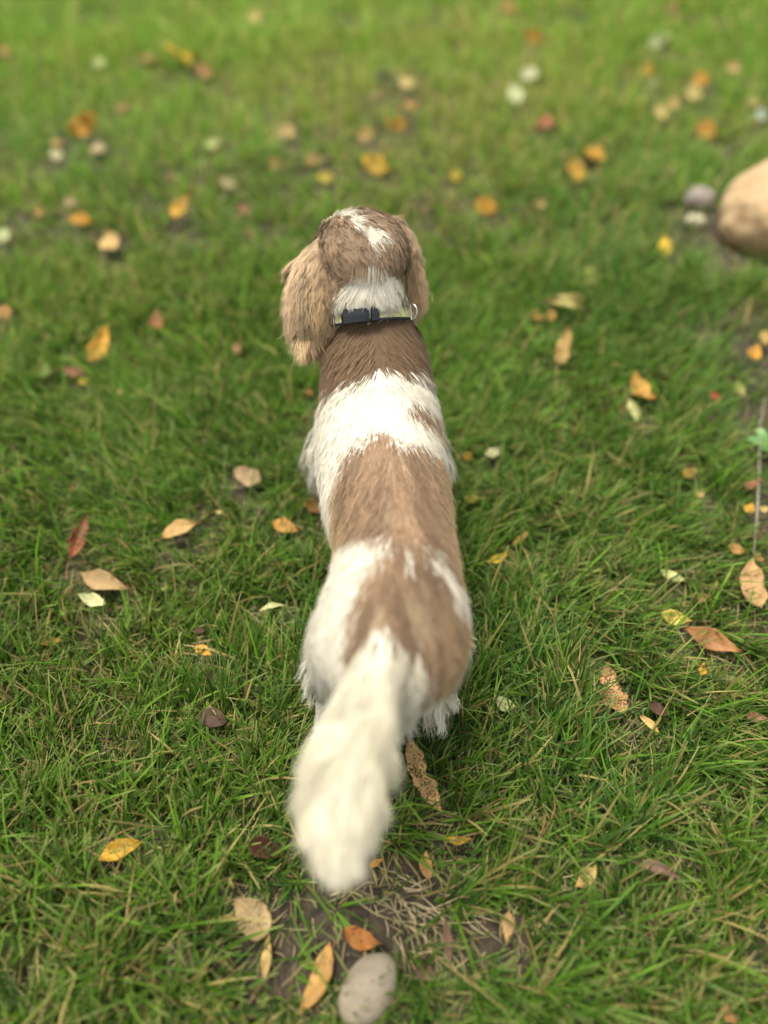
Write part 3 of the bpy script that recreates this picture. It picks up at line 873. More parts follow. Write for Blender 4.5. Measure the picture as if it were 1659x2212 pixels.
def interp_path(K, m):
    K = np.array(K, float)
    n = len(K)
    out = []
    for i in range(n - 1):
        p0, p1, p2, p3 = K[max(i - 1, 0)], K[i], K[i + 1], K[min(i + 2, n - 1)]
        for t in np.linspace(0, 1, m, endpoint=False):
            out.append(0.5 * ((2 * p1) + (-p0 + p2) * t + (2 * p0 - 5 * p1 + 4 * p2 - p3) * t * t + (-p0 + 3 * p1 - 3 * p2 + p3) * t ** 3))
    out.append(K[-1])
    return np.array(out)


class Soup:
    def __init__(s):
        s.V, s.F = [], []

    def loft(s, keys, side=(1, 0, 0), m=6, n=28, cap=True):
        """keys: x,y,z, half width (along side), half height"""
        K = interp_path(keys, m)
        side = np.array(side, float)
        c = K[:, :3]
        d = nrm(np.gradient(c, axis=0))
        b0 = len(s.V)
        if cap:
            e0 = np.concatenate([c[0] - d[0] * min(K[0, 3:]) * .6, K[0, 3:] * .5])[None]
            e1 = np.concatenate([c[-1] + d[-1] * min(K[-1, 3:]) * .6, K[-1, 3:] * .5])[None]
            K = np.concatenate([e0, K, e1]); c = K[:, :3]; d = np.concatenate([d[:1], d, d[-1:]])
        for i in range(len(K)):
            sd = nrm(side - d[i] * side.dot(d[i])); up = np.cross(sd, d[i])
            for j in range(n):
                a = 2 * math.pi * j / n
                s.V.append(c[i] + sd * math.cos(a) * K[i, 3] + up * math.sin(a) * K[i, 4])
        for i in range(len(K) - 1):
            for j in range(n):
                s.F.append((b0 + i * n + j, b0 + i * n + (j + 1) % n, b0 + (i + 1) * n + (j + 1) % n, b0 + (i + 1) * n + j))
        s.F.append(tuple(b0 + j for j in range(n))[::-1])
        s.F.append(tuple(b0 + (len(K) - 1) * n + j for j in range(n)))

    def ball(s, c, r, M=None):
        V, F = icos(4)
        V = V * np.array(r)
        if M is not None:
            V = V @ M
        b0 = len(s.V)
        s.V.extend(V + np.array(c)); s.F.extend([tuple(b0 + i for i in f) for f in F])

    def build(s, name, voxel=0.004, smooth=8):
        me = bpy.data.meshes.new(name + '_soup')
        me.from_pydata([tuple(v) for v in s.V], [], s.F)
        o = bpy.data.objects.new('tmp', me); COL.objects.link(o)
        import bmesh
        bm = bmesh.new(); bm.from_mesh(me); bmesh.ops.recalc_face_normals(bm, faces=bm.faces); bm.to_mesh(me); bm.free()
        md = o.modifiers.new('r', 'REMESH'); md.mode = 'VOXEL'; md.voxel_size = voxel
        sm = o.modifiers.new('s', 'SMOOTH'); sm.factor = 0.6; sm.iterations = smooth
        dg = bpy.context.evaluated_depsgraph_get(); dg.update()
        out = bpy.data.meshes.new_from_object(o.evaluated_get(dg))
        out.name = name
        bpy.data.objects.remove(o); bpy.data.meshes.remove(me)
        out.polygons.foreach_set('use_smooth', [True] * len(out.polygons))
        return out


HEADM = np.array([LEFT, FACE, UPH])
CAX = nrm(np.array([-.10, .62, .74])); CCC = np.array([-.024, .892, .373])      # collar axis and centre


def h(l, f, u):
    return SK + LEFT * l + FACE * f + UPH * u


# spine: x, y, top height, half width, half height
SPINE = [(-.013, .905, .335, .050, .055), (-.012, .868, .366, .080, .090), (-.0094, .800, .379, .090, .102), (-.006, .704, .364, .094, .098),
         (.003, .630, .358, .090, .093), (.0140, .535, .356, .077, .082), (.0150, .482, .361, .077, .078), (.010, .411, .366, .088, .083),
         (.004, .366, .352, .080, .080), (-.001, .335, .325, .055, .065)]
TAIL = [(.002, .385, .338, .025, .027), (-.005, .335, .342, .025, .023), (-.016, .290, .345, .027, .021), (-.030, .245, .340, .031, .021), (-.038, .200, .330, .030, .020), (-.040, .163, .318, .022, .016)]


def build_body():
    S = Soup()
    S.loft([(x, y, z - b, a, b) for (x, y, z, a, b) in SPINE])
    S.loft([(-.010, .80, .305, .086, .080), (-.016, .862, .338, .076, .064), (-.022, .895, .372, .061, .058), (-.027, .908, .402, .059, .060), (-.032, .918, .432, .060, .060)])
    S.ball((-.029, .902, .424), (.062, .056, .052))
    S.ball(SK, (.067, .074, .063), HEADM)
    S.loft([tuple(h(0, .035, -.008)) + (.042, .040), tuple(h(0, .080, -.018)) + (.030, .031), tuple(h(.004, .105, -.026)) + (.030, .028), tuple(h(.004, .126, -.024)) + (.024, .020)], side=LEFT)
    S.ball(h(0, .095, -.042), (.022, .04, .016), HEADM)
    S.ball(h(.030, .045, .008), (.016, .02, .016), HEADM); S.ball(h(-.030, .045, .008), (.016, .02, .016), HEADM)
    for sx, fy, hy in ((-1, .0, 0.0), (1, -.05, .035)):
        cx = -.008
        S.loft([(cx + sx * .055, .835 + fy * .2, .275, .034, .045), (cx + sx * .080, .800 + fy * .5, .195, .028, .034), (cx + sx * (.079 - sx * .007), .825 + fy, .120, .019, .020),
                (cx + sx * .086, .838 + fy, .060, .016, .016), (cx + sx * .086, .850 + fy, .022, .020, .022), (cx + sx * .086, .868 + fy, .016, .022, .014)], side=(1, 0, 0))
        cx = .004
        S.loft([(cx + sx * .040, .395, .300, .040, .060), (cx + sx * .060, .415 + hy * .3, .230, .038, .058), (cx + sx * .068, .420 + hy * .5, .170, .028, .038),
                (cx + sx * .066, .372 + hy, .112, .016, .020), (cx + sx * .066, .382 + hy, .060, .014, .016), (cx + sx * .067, .400 + hy, .022, .020, .022),
                (cx + sx * .067, .420 + hy, .016, .022, .014)], side=(1, 0, 0))
    S.loft(TAIL)
    return S.build('body')


def build_ear(side):
    S = Soup()
    if side == 'l':
        K = [(-.064, .917, .488, .022, .006), (-.089, .896, .460, .034, .011), (-.102, .883, .430, .034, .014), (-.108, .876, .400, .031, .014), (-.109, .873, .380, .024, .011)]
        S.loft(K, side=(.93, -.36, 0))
    else:
        K = [(.006, .968, .490, .018, .006), (.022, .955, .464, .026, .011), (.029, .948, .432, .028, .014), (.031, .942, .404, .025, .014), (.029, .937, .382, .018, .011)]
        S.loft(K, side=(.80, -.60, 0))
    return S.build('ear', 0.003, 4), K


def mesh_arrays(me):
    n = len(me.vertices)
    co = np.empty(n * 3); me.vertices.foreach_get('co', co); co = co.reshape(-1, 3)
    me.calc_loop_triangles()
    tr = np.empty(len(me.loop_triangles) * 3, dtype=np.int32); me.loop_triangles.foreach_get('vertices', tr)
    nv = np.empty(n * 3); me.vertices.foreach_get('normal', nv)
    return co, tr.reshape(-1, 3), nv.reshape(-1, 3)


def sample(me, n, seed, wfun=None):
    r = np.random.default_rng(seed)
    co, tr, nv = mesh_arrays(me)
    a, b, c = co[tr[:, 0]], co[tr[:, 1]], co[tr[:, 2]]
    ar = np.linalg.norm(np.cross(b - a, c - a), axis=1)
    if wfun is not None:
        ar = ar * wfun((a + b + c) / 3)
    idx = r.choice(len(tr), n, p=ar / ar.sum())
    u = r.random(n); v = r.random(n); f = u + v > 1; u[f] = 1 - u[f]; v[f] = 1 - v[f]
    P = a[idx] + (b - a)[idx] * u[:, None] + (c - a)[idx] * v[:, None]
    t = tr[idx]
    N = nrm(nv[t[:, 0]] * (1 - u - v)[:, None] + nv[t[:, 1]] * u[:, None] + nv[t[:, 2]] * v[:, None])
    return P, N


def grow(P, N, flow, length, colour, width, lift=0.35, gravity=0.0, wave=0.0, clump=0.012, clump_amt=0.5, k=5, seed=0, tipc=None, curl_in=0.0, cj=0.22, cv=0.09, aniso=1.0):
    """hair strips on points P with normals N: leave the skin at a low angle, lie along the flow, gather in locks"""
    r = np.random.default_rng(seed)
    n = len(P)
    F = flow - N * np.sum(flow * N, axis=1, keepdims=True)
    F = nrm(F)
    wp = np.stack([fbm(P[:, 1], P[:, 2], 201, 60), fbm(P[:, 0], P[:, 2], 204, 60), fbm(P[:, 0], P[:, 1], 207, 60)], -1)
    cell = np.floor((P + wp * clump * 1.6 + r.normal(0, .12, P.shape) * clump) / (clump * np.array([1, 1, 1 / aniso]))).astype(np.int64)
    key = (cell[:, 0] * 73856093) ^ (cell[:, 1] * 19349663) ^ (cell[:, 2] * 83492791)
    _, inv = np.unique(key, return_inverse=True)
    inv = inv.ravel()
    m = inv.max() + 1
    cjit = r.normal(0, cj, (m, 3))
    clen = r.uniform(1 - cj, 1 + cj * .7, m)
    cph = r.uniform(0, 6.28, m)
    ccol = r.normal(0, 1, m)
    F = nrm(F + cjit[inv] + r.normal(0, 0.10, (n, 3)))
    F = nrm(F - N * np.minimum(np.sum(F * N, axis=1, keepdims=True), 0))
    ln = length * clen[inv] * r.uniform(0.8, 1.1, n)
    fq = r.uniform(.75, 1.3, m)
    cw = np.where(r.random(n) < .22, .15, r.uniform(.6, 1.0, n))[:, None]
    side = nrm(np.cross(F, N))
    Q = np.zeros((n, k, 3)); Q[:, 0] = P - N * 0.001
    g = np.array([0, 0, -1.0])
    for i in range(1, k):
        t = i / (k - 1)
        li = lift * (1 - t) ** 1.5 - curl_in * t
        d = nrm(F + N * li + g * gravity * t)
        Q[:, i] = Q[:, i - 1] + d * (ln / (k - 1))[:, None]
    if wave:
        for i in range(1, k):
            t = i / (k - 1)
            pz = Q[:, i, 2] * 300 * fq[inv] if aniso != 1 else t * 8.5
            Q[:, i] += side * (wave * min(1, t * 1.6) * np.sin(cph[inv] + pz))[:, None] + N * (wave * 0.5 * t * np.cos(cph[inv] * 1.7 + pz * .8))[:, None]
    # gather towards the lock's mean strand
    if clump_amt:
        cnt = np.bincount(inv, minlength=m).astype(float)
        for i in range(1, k):
            t = (i / (k - 1)) ** 1.2
            mean = np.stack([np.bincount(inv, Q[:, i, j], m) / cnt for j in range(3)], -1)
            dq = mean[inv] - Q[:, i]
            if aniso != 1:
                dq[:, 2] = 0
            Q[:, i] += dq * clump_amt * t * cw
    prof = np.interp(np.linspace(0, 1, k), [0, .5, 1], [1, .85, .18])
    W = side[:, None, :] * (width * r.uniform(.7, 1.3, n))[:, None, None] * prof[None, :, None]
    C = np.repeat(colour[:, None, :], k, axis=1)
    shade = (1 + cv * ccol[inv] + r.normal(0, 0.07, n))[:, None, None]
    C = C * np.clip(shade, .6, 1.35)
    if tipc is not None:
        tt = np.linspace(0, 1, k)[None, :, None] ** 1.5
        C = C * (1 - tt) + tipc[:, None, :] * np.clip(shade, .8, 1.2) * tt
    return Q, W, np.clip(C, 0.005, 0.9)


# coat colours (brown and white patches)
WHITE = np.array([0.79, 0.745, 0.625]); BROWN = np.array([0.215, 0.143, 0.088]); DARKB = np.array([0.128, 0.083, 0.048]); TANB = np.array([0.47, 0.34, 0.18]); CREAM = np.array([0.66, 0.52, 0.34])


def inpoly(x, y, poly):
    x = np.asarray(x); y = np.asarray(y)
    c = np.zeros(x.shape, bool)
    n = len(poly)
    j = n - 1
    for i in range(n):
        xi, yi = poly[i]; xj, yj = poly[j]
        hit = ((yi > y) != (yj > y)) & (x < (xj - xi) * (y - yi) / ((yj - yi) + 1e-12) + xi)
        c ^= hit
        j = i
    return c


def spine_coords(P):
    """(distance along the dog, angle round the spine): 0 on the back, + to the dog's right"""
    S = np.array(sorted([(y, x, z - b) for (x, y, z, a, b) in SPINE]))
    cx = np.interp(P[:, 1], S[:, 0], S[:, 1]); cz = np.interp(P[:, 1], S[:, 0], S[:, 2])
    return P[:, 1], np.arctan2(P[:, 0] - cx, P[:, 2] - cz)


def head_coords(P):
    D = P - SK
    l, f, u = D @ LEFT, D @ FACE, D @ UPH
    # angles seen from behind the skull: around the midline and up over the crown
    ang = np.arctan2(-f, u)
    return np.arctan2(l, np.hypot(f, u)), np.where(ang < -1.6, ang + 2 * np.pi, ang)


#PATCH_BEGIN
PATCH = {
    'shoulder': [(0.861, -0.658), (0.854, -0.405), (0.845, -0.164), (0.847, 0.038), (0.865, 0.311), (0.881, 1.013), (0.861, 1.171), (0.842, 1.319), (0.804, 0.87), (0.779, 0.461), (0.769, 0.185), (0.764, -0.068), (0.759, -0.292), (0.762, -0.676), (0.792, -1.564), (0.829, -1.475), (0.853, -1.358)],
    'rib': [(0.706, 0.372), (0.721, 0.539), (0.748, 1.05), (0.802, 2.323), (0.788, 2.417), (0.774, 2.626), (0.778, 2.59), (0.784, 2.459), (0.699, 0.787), (0.694, 0.455)],
    'saddle': [(0.58, -1.081), (0.607, -0.872), (0.631, -0.676), (0.643, -0.455), (0.654, -0.222), (0.658, -0.013), (0.651, 0.182), (0.644, 0.388), (0.654, 0.709), (0.663, 1.069), (0.653, 1.772), (0.624, 1.882), (0.58, 1.803), (0.533, 1.861), (0.487, 1.741), (0.457, 1.787), (0.429, 1.764), (0.437, 1.762), (0.448, 1.047), (0.462, 0.783), (0.48, 0.495), (0.465, 0.351), (0.481, 0.261), (0.479, 0.173), (0.479, 0.088), (0.488, 0.046), (0.484, -0.169), (0.496, -0.412), (0.502, -0.649), (0.511, -0.946), (0.547, -2.082), (0.512, -1.97), (0.53, -2.053), (0.559, -1.334)],
    'rump': [(0.483, -0.041), (0.488, 0.046), (0.466, 0.116), (0.448, 0.266), (0.469, 0.351), (0.457, 0.485), (0.439, 0.694), (0.418, 0.844), (0.402, 0.984), (0.417, 1.88), (0.393, 1.877), (0.371, 1.968), (0.347, 1.958), (0.392, 2.712), (0.313, 0.908), (0.328, 0.64), (0.337, 0.405), (0.351, 0.313), (0.352, 0.182), (0.358, 0.084), (0.365, -0.072), (0.361, -0.195), (0.347, -0.287), (0.342, -0.498), (0.359, -0.522), (0.376, -0.514), (0.401, -0.507), (0.428, -0.39), (0.448, -0.275), (0.466, -0.194)],
    'blaze': [(0.137, -0.371), (0.065, -0.186), (-0.17, -0.002), (-0.156, -0.069), (0.072, 0.317), (0.168, 0.609), (-0.069, 0.846), (-0.103, 1.081), (0.087, 1.058), (0.263, 1.136), (0.375, 1.185), (0.356, 0.962), (0.336, 0.723), (0.266, 0.36), (0.04, -0.224)],
    'nape': [(0.525, 1.662), (0.738, 1.984), (0.887, 2.23), (0.948, 2.684), (0.724, 3.425), (0.713, 3.317), (0.745, 2.82), (0.561, 2.554), (0.097, 2.455), (-0.203, 2.595), (-0.321, 2.542), (-0.062, 2.421), (0.346, 2.094), (0.416, 1.93)],
}
#PATCH_END


def coat_colour(P, seed=3, fuzz=1.0):
    r = np.random.default_rng(seed)
    n = len(P)
    s, a = spine_coords(P)
    jit = (fbm(P[:, 0], P[:, 1] * .5, 71, 90) - 0.5)
    s2 = s + fuzz * (0.022 * jit + r.normal(0, .0075, n)); a2 = a + fuzz * (0.16 * jit + r.normal(0, .075, n))
    col = np.repeat(WHITE[None], n, 0)
    tanmix = smooth01(np.abs(a), 0.55, 1.5)[:, None] * .9
    br = BROWN * (1 - tanmix) + TANB * tanmix
    for nm in ('saddle', 'rump', 'rib'):
        if nm in PATCH:
            k = inpoly(s2, a2, PATCH[nm])
            col = np.where(k[:, None], br, col)
    # brown streaks join saddle and rump along the back
    k = (s2 > .435) & (s2 < .53) & (a2 > -.10) & (a2 < .42) & (fbm(P[:, 0], P[:, 1] * .2, 66, 110) > .36)
    col = np.where(k[:, None], br * 1.1, col)
    if 'shoulder' in PATCH:
        k = inpoly(s2, a2, PATCH['shoulder']) & (P[:, 2] > .2)
        col = np.where(k[:, None], DARKB * (1 - tanmix * .35) + TANB * tanmix * .35, col)
    # roan streaks inside the rear patches
    st = fbm(P[:, 0] * 2.2 + s * .6 * np.sign(P[:, 0] - .01), P[:, 1] * .35, 77, 45)
    isb = (col[:, 0] < 0.5)[:, None] & (s < .66)[:, None]
    col = np.where(isb, col * (0.88 + 0.45 * smooth01(st, .38, .75)[:, None]), col)
    # the rump patch is darker along the spine, the saddle carries pale streaks
    mid = np.exp(-((a - .25) / .5) ** 2) * smooth01(s, .50, .44)
    col = np.where(isb, col * (1 - .34 * mid)[:, None], col)
    pale = smooth01(fbm(P[:, 0] * 2.6 + s * .5 * np.sign(P[:, 0] - .01), P[:, 1] * .22, 97, 60), .60, .78) * np.exp(-(a / .7) ** 2) * .34
    col = np.where(isb, col * (1 - pale)[:, None] + CREAM * .8 * pale[:, None], col)
    # head
    D = P - SK
    hd = ((np.linalg.norm(D, axis=1) < .085) | ((D @ FACE) > .03)) & (P[:, 2] > .36) & (P[:, 1] > .855)
    neck = (P[:, 1] > .865) & (P[:, 2] > .36)
    la, fa = head_coords(P)
    la2 = la + fuzz * (0.30 * jit + r.normal(0, .03, n)); fa2 = fa + fuzz * (0.2 * jit + r.normal(0, .04, n))
    hc = BROWN * np.array([1.26, 1.36, 1.42])
    hcol = np.repeat(hc[None], n, 0)
    for nm in ('blaze',):
        if nm in PATCH:
            k = inpoly(la2, fa2, PATCH[nm])
            hcol = np.where(k[:, None], WHITE, hcol)
    muz = (D @ FACE) > .055 + 0.05 * np.abs(D @ LEFT) / .03
    hcol = np.where(muz[:, None], WHITE * .95, hcol)
    hcol = np.where((np.abs(D @ LEFT) < .012)[:, None] & ((D @ FACE) > .0)[:, None] & ((D @ UPH) > 0)[:, None], WHITE, hcol)
    q = (P - CCC) @ CAX + fuzz * (.010 * jit + r.normal(0, .0025, n))
    nape = (np.abs(P[:, 0] + .018) < .100 * (1 - q / .072)) & (q > -.002) & (q < .07) & ((D @ FACE) < .02)
    hcol = np.where(nape[:, None], WHITE, hcol)
    above = ((P - CCC) @ CAX > -.002) & (P[:, 1] > .80)
    hn = fbm(P[:, 0] + P[:, 1], P[:, 2] + .5 * P[:, 1], 88, 55)
    hcol = np.where((hcol[:, :1] < .5), hcol * (0.72 + .62 * hn)[:, None], hcol)
    col = np.where(((hd & above) | above)[:, None], hcol, col)
    coll = (~above) & (s > .80) & (a2 > -1.15) & (a2 < .95)
    col = np.where(coll[:, None], DARKB, col)
    under = (D @ UPH < -.052) & neck & (D @ FACE > .0)
    col = np.where(under[:, None], WHITE * .95, col)
    return col


def paint(me, fn):
    co, _, _ = mesh_arrays(me)
    a = me.color_attributes.new('tint', 'FLOAT_COLOR', 'POINT')
    c = np.ones((len(co), 4), dtype=np.float32); c[:, :3] = fn(co) * 0.85
    a.data.foreach_set('color', c.ravel())


def near_path(P, K):
    K = interp_path([k[:3] for k in K], 6)
    d = np.linalg.norm(P[:, None, :] - K[None], axis=2)
    i = d.argmin(1)
    T = nrm(np.gradient(K, axis=0))
    return d.min(1), i / (len(K) - 1), T[i], K[i]


def build_dog():
    root = bpy.data.objects.new('dog', None); COL.objects.link(root)
    root.location = (0, 0, 0)
    tag(root, 'brown and white spaniel standing on the lawn seen from behind', 'dog')
    body = build_body()
    paint(body, lambda p: coat_colour(p, fuzz=0.3))
    bo = link('body', body, M_SKIN, root)
    # ---- coat
    def wf(p):
        return np.where(p[:, 2] < .05, .25, 1.0) * np.where((p[:, 1] < .33) & (p[:, 2] > .27), .35, 1.0)
    P, N = sample(body, 210000, 1, wf)
    n = len(P)
    dt, tt, TT, _ = near_path(P, TAIL)
    D = P - SK
    head = ((np.linalg.norm(D, axis=1) < .082) | ((D @ FACE) > .03)) & (P[:, 1] > .87) & (P[:, 2] > .37)
    neck = (~head) & (P[:, 1] > .84) & (P[:, 2] > .33)
    leg = P[:, 2] < .20
    s, a = spine_coords(P)
    cx = P[:, 0] - np.interp(s, sorted(x[1] for x in SPINE), [x[0] for x in sorted(SPINE, key=lambda q: q[1])])
    flow = np.stack([cx * 7 * (0.5 + 0.5 * (N[:, 2] > 0)), -np.ones(n), -0.25 - 0.9 * smooth01(np.abs(a), .4, 1.4)], -1)
    lg = np.stack([np.zeros(n), -0.35 * np.ones(n), -np.ones(n)], -1)
    flow = np.where(leg[:, None], lg, flow)
    hf = -FACE[None] * 1.0 + np.array([0, 0, -0.55]) + LEFT[None] * (D @ LEFT)[:, None] * 9
    flow = np.where(head[:, None], hf, flow)
    nf = np.array([0.05, -0.85, -0.45])[None] + np.stack([(P[:, 0] + .02) * 11, np.zeros(n), np.zeros(n)], -1)
    flow = np.where(neck[:, None], nf, flow)
    sh = (P[:, 1] > .74) & (P[:, 1] < .865) & ~leg                 # hair parts outwards over the withers
    flow = np.where(sh[:, None], flow + np.stack([np.sign(cx) * 0.35 + cx * 4, np.zeros(n), np.zeros(n)], -1), flow)
    tl = (dt < .036) & (P[:, 1] < .36)
    flow = np.where(tl[:, None], TT + np.array([0, 0, -.25]), flow)
    ln = np.full(n, .020)
    ln = np.where(head, .015 + .20 * np.clip(np.abs(D @ LEFT) - .03, 0, .06), ln); ln = np.where(neck, .028, ln)
    ln = np.where(sh & ~neck, .026, ln)
    ln = np.where(s < .62, .028, ln)
    ln = np.where(P[:, 2] < .24, .030, ln); ln = np.where(P[:, 2] < .05, .010, ln)
    qc = (P - CCC) @ CAX
    ln = np.where((qc > -.006) & (qc < .030) & (P[:, 1] > .80) & (P[:, 2] > .3), .013, ln)
    muz = (D @ FACE) > .06
    ln = np.where(muz, .010, ln)
    ln = np.where(tl, .036, ln)
    col = coat_colour(P)
    tip = np.where((col[:, :1] < .5), col * 1.45 + np.array([.04, .025, .01]), col)
    hm = head & ~muz & (qc > .02)
    bm_ = ~hm
    Q, W, C = grow(P[bm_], N[bm_], flow[bm_], ln[bm_], col[bm_], np.full(bm_.sum(), .00062), lift=.11, clump=.006, clump_amt=.10, k=4, seed=2, tipc=tip[bm_], cj=.05, cv=.03)
    Qh, Wh, Ch = grow(P[hm], N[hm], flow[hm], ln[hm] * 1.15, col[hm], np.full(hm.sum(), .00055), lift=.14, clump=.0055, clump_amt=.36, wave=.0008, k=4, seed=41, tipc=tip[hm], cj=.15, cv=.10)
    Q = np.concatenate([Q, Qh]); W = np.concatenate([W, Wh]); C = np.concatenate([C, Ch]); N = np.concatenate([N[bm_], N[hm]])
    link('coat', ribbons('coat', Q, W, C, N), M_FUR, root)
    # ---- feathering: backs of the legs, elbows, breeches, chest
    def wfe(p):
        fl = (p[:, 1] > .76) & (p[:, 1] < .86) & (p[:, 2] < .23) & (p[:, 2] > .05)
        hl = (p[:, 1] < .44) & (p[:, 2] < .22) & (p[:, 2] > .09)
        ch = (p[:, 1] > .5) & (p[:, 2] < .22) & (np.abs(p[:, 0]) < .06)
        return np.where(fl, 1.3, 0) + np.where(hl, 1.0, 0) + np.where(ch, .5, 0) + 1e-6
    P, N = sample(body, 24000, 5, wfe)
    n = len(P)
    fl = np.stack([np.where(P[:, 1] < .6, np.sign(P[:, 0]) * .14, np.where(P[:, 0] < 0, -.34, -.1)), -0.40 * np.ones(n), -0.85 * np.ones(n)], -1)
    col = np.repeat(WHITE[None], n, 0)
    Q, W, C = grow(P, N, fl, np.where(P[:, 1] < .5, .055, .060), col, np.full(n, .0009), lift=.55, gravity=.5, wave=.003, clump=.014, clump_amt=.65, k=6, seed=6)
    link('leg_feathering', ribbons('leg_feathering', Q, W, C, N), M_FUR, root)
    # ---- ruff: nape hair falling over the upper edge of the collar
    P, N = sample(body, 9000, 21, lambda p: np.where((((p - CCC) @ CAX) > .006) & (((p - CCC) @ CAX) < .028) & (p[:, 1] < .93), 1, 0) + 1e-7)
    k_ = (((P - CCC) @ CAX) > .004) & (((P - CCC) @ CAX) < .03); P, N = P[k_], N[k_]
    col = coat_colour(P)
    fl = -CAX[None] + N * .15 + np.stack([(P[:, 0] + .02) * 8, np.zeros(len(P)), np.zeros(len(P))], -1)
    Q, W, C = grow(P, N, fl, np.full(len(P), .021), col, np.full(len(P), .0007), lift=.95, gravity=.1, clump=.009, clump_amt=.5, k=6, seed=22)
    link('ruff', ribbons('ruff', Q, W, C, N), M_FUR, root)
    # ---- tail brush
    P, N = sample(body, 32000, 8, lambda p: np.where((p[:, 1] < .345) & (p[:, 2] > .285) & (near_path(p, TAIL)[0] < .04), 1, 0) + 1e-7)
    dt, tt, TT, KK = near_path(P, TAIL)
    n = len(P)
    fl = TT * 1.0 + np.array([0, 0, -.32]) + nrm(P - KK) * (.30 * (1 - tt) + .05)[:, None]
    col = np.repeat((WHITE * np.array([.78, .765, .68]))[None], n, 0)
    Q, W, C = grow(P, N, fl, .022 + .034 * np.sin(np.pi * np.clip(tt, 0, 1) ** 1.15) ** 1.5 + .010 * tt, col, np.full(n, .0008), lift=.36, gravity=.30, wave=.003, clump=.013, clump_amt=.34, k=6, seed=9, curl_in=.32, cj=.12, cv=.09)
    link('tail_feathering', ribbons('tail_feathering', Q, W, C, N), M_FUR, root)
    P, N = sample(body, 4500, 31, lambda p: np.where((p[:, 1] < .215) & (p[:, 2] > .285), 1, 0) + 1e-7)
    dt, tt, TT, KK = near_path(P, TAIL)
    fl = TT * 1.0 + nrm(P - KK) * .45 + np.array([0.02, 0, -.25])
    Q, W, C = grow(P, N, fl, np.random.default_rng(33).uniform(.018, .040, len(P)), np.repeat((WHITE * np.array([.74, .72, .62]))[None], len(P), 0), np.full(len(P), .0008),
                   lift=.25, gravity=.30, wave=.003, clump=.012, clump_amt=.30, k=7, seed=34, cj=.15, curl_in=.15)
    link('tail_tip_wisps', ribbons('tail_tip_wisps', Q, W, C, N), M_FUR, root)
    # ---- ears
    for sd in ('l', 'r'):
        me, K = build_ear(sd)
        def ecol(p, sd=sd):
            r = np.random.default_rng(4)
            d, t, T, c = near_path(p, K)
            sx = (p[:, 0] - c[:, 0])
            f = smooth01(t + (0.25 * (fbm(p[:, 0], p[:, 2], 81, 70) - .5)) + r.normal(0, .05, len(p)), -.05, .45)[:, None]
            base = BROWN * 1.1 * (1 - f) + (TANB * .86 + CREAM * .14) * f
            base = base * (0.66 + .7 * fbm(p[:, 0] * 1.6 + p[:, 1], p[:, 2] * .18, 85, 110))[:, None]
            if sd == 'l':
                e = smooth01(-sx + .012 * (fbm(p[:, 0], p[:, 2], 82, 60) - .3), -.004, .018)[:, None]
                base = base * (1 - e * .65) + CREAM * e * .65
            else:
                e = smooth01(sx, .002, .022)[:, None]
                base = base * (1 - e * .6) + CREAM * e * .6
            return base * np.array([.84, .80, .76])
        paint(me, ecol)
        eo = link('ear', me, M_SKIN, root)
        ne = 52000 if sd == 'l' else 42000
        P, N = sample(me, ne, 12)
        d, t, T, c = near_path(P, K)
        fl = T * .5 + np.array([0, 0, -.8])
        fl = fl + nrm(P - c) * .18
        col = ecol(P)
        tip = np.minimum(col * 1.35 + .05, .8)
        Q, W, C = grow(P, N, fl, .020 + .040 * smooth01(t, 0, .5), col, np.full(ne, .00045), lift=.20, gravity=.6, wave=.0027, clump=.0050, clump_amt=.72, k=12, seed=13, tipc=tip, curl_in=.02, cj=.12, cv=.22, aniso=.22)
        link('ear_fringe', ribbons('ear_fringe', Q, W, C, N), M_FUR, eo)
    # ---- face
    V, F = icos(3)
    def blob(name, c, r, mat):
        v = (V * np.array(r)) @ HEADM + c
        return link(name, mesh_np(name, v, F), mat, root)
    blob('nose', h(0, .143, -.016), (.011, .007, .008), plain_mat('nose leather', (.10, .045, .03), .35))
    M_EYE = plain_mat('eye', (.03, .012, .006), .08, coat=1.0)
    blob('eye', h(.030, .058, .012), (.009, .009, .009), M_EYE)
    blob('eye', h(-.030, .058, .012), (.009, .009, .009), M_EYE)
    # ---- collar
    ax, cc = CAX, CCC
    e1 = nrm(np.cross(ax, [0, 0, 1.0])); e1 = e1 if e1[0] > 0 else -e1
    e2 = np.cross(ax, e1); e2 = e2 if e2[1] < 0 else -e2             # e2: towards the camera side / nape
    RX, RY = .065, .064

    def ring(name, hw, r0, r1, mat, parent, a0=0, a1=2 * math.pi, n=72, off=0.0):
        VV, FF = [], []
        closed = abs(a1 - a0 - 2 * math.pi) < 1e-6
        prof = [(r0, -hw), (r1, -hw * .96), (r1 + .0004, 0), (r1, hw * .96), (r0, hw), (r0, 0)]
        m = len(prof)
        cnt = n if closed else n + 1
        for i in range(cnt):
            t = a0 + (a1 - a0) * i / n
            d = e1 * math.cos(t) * RX + e2 * math.sin(t) * RY
            dn = nrm(d)
            for (q, z) in prof:
                VV.append(cc + d + dn * q + ax * (z + off))
        for i in range(n):
            i2 = (i + 1) % cnt
            for j in range(m):
                FF.append((i * m + j, i * m + (j + 1) % m, i2 * m + (j + 1) % m, i2 * m + j))
        if not closed:
            FF.append(tuple(range(m))); FF.append(tuple((cnt - 1) * m + j for j in range(m))[::-1])
        return link(name, mesh_np(name, VV, FF, False), mat, parent)
    cm, ct, cb = new_mat('collar fabric')
    tc = ct.nodes.new('ShaderNodeTexCoord'); no = ct.nodes.new('ShaderNodeTexVoronoi'); no.inputs['Scale'].default_value = 260
    ct.links.new(tc.outputs['Object'], no.inputs['Vector'])
    rp = ct.nodes.new('ShaderNodeValToRGB')
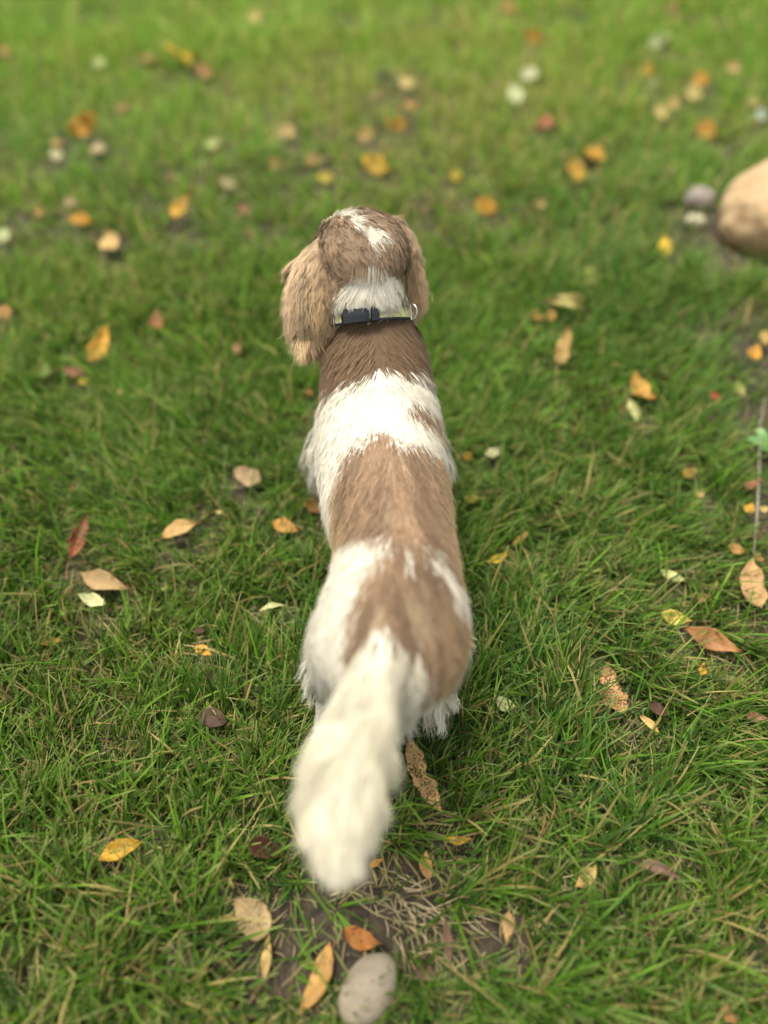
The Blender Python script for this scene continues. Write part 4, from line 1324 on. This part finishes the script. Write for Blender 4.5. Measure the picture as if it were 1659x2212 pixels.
    rp.color_ramp.elements[0].position = .18; rp.color_ramp.elements[0].color = (.20, .20, .10, 1)
    rp.color_ramp.elements[1].position = .30; rp.color_ramp.elements[1].color = (.58, .58, .28, 1)
    ct.links.new(no.outputs['Distance'], rp.inputs[0]); ct.links.new(rp.outputs[0], cb.inputs['Base Color'])
    cb.inputs['Roughness'].default_value = .8
    co = ring('collar', .0074, .0, .0022, cm, root)
    M_WEB = plain_mat('black webbing', (.012, .012, .014), .6)
    M_PLA = plain_mat('black plastic', (.012, .013, .016), .25)
    M_MET = plain_mat('nickel', (.62, .60, .56), .25, 1.0)
    ring('lining', .0018, -.0005, .0026, M_WEB, co, off=-.0080)
    A = math.pi / 2

    def box(name, t0, t1, z0, z1, r0, r1, mat, parent, n=8):
        VV, FF = [], []
        prof = [(r0, z0), (r1 * .8, z0 - 0), (r1, z0 + .002), (r1 + .001, (z0 + z1) / 2), (r1, z1 - .002), (r1 * .8, z1), (r0, z1)]
        m = len(prof)
        for i in range(n + 1):
            t = t0 + (t1 - t0) * i / n
            d = e1 * math.cos(t) * RX + e2 * math.sin(t) * RY; dn = nrm(d)
            edge = .75 if i in (0, n) else 1
            for (q, z) in prof:
                VV.append(cc + d + dn * q * edge + ax * z)
        for i in range(n):
            for j in range(m):
                FF.append((i * m + j, i * m + (j + 1) % m, (i + 1) * m + (j + 1) % m, (i + 1) * m + j))
        FF.append(tuple(range(m))); FF.append(tuple(n * m + j for j in range(m))[::-1])
        return link(name, mesh_np(name, VV, FF, False), mat, parent)
    bk = box('buckle', A + .08, A + .66, -.0115, .0105, .001, .0105, M_PLA, co)
    box('buckle_tongue', A - .12, A + .05, -.0115, .0105, .001, .009, M_PLA, co)
    # D ring and its bar, to the right
    tr_ = A - .92
    d = e1 * math.cos(tr_) * RX + e2 * math.sin(tr_) * RY; dn = nrm(d); tg = nrm(-e1 * math.sin(tr_) * RX + e2 * math.cos(tr_) * RY)
    c0 = cc + d + dn * .005
    pts = [c0 + ax * (.012 * math.cos(q)) + dn * (.003 + .012 * max(0, math.sin(q))) + tg * .002 * math.sin(q) for q in np.linspace(0, 2 * math.pi, 22)]
    tube('ring', pts, [.0013] * len(pts), M_MET, co, 8)
    tl_ = A + .92
    d = e1 * math.cos(tl_) * RX + e2 * math.sin(tl_) * RY; dn = nrm(d)
    pts = [cc + d + dn * .0045 + ax * z for z in (-.012, 0, .012)]
    tube('slider', pts, [.0013] * 3, M_MET, co, 8)
    return root, body


DOG, BODY = build_dog()
#DOG_END
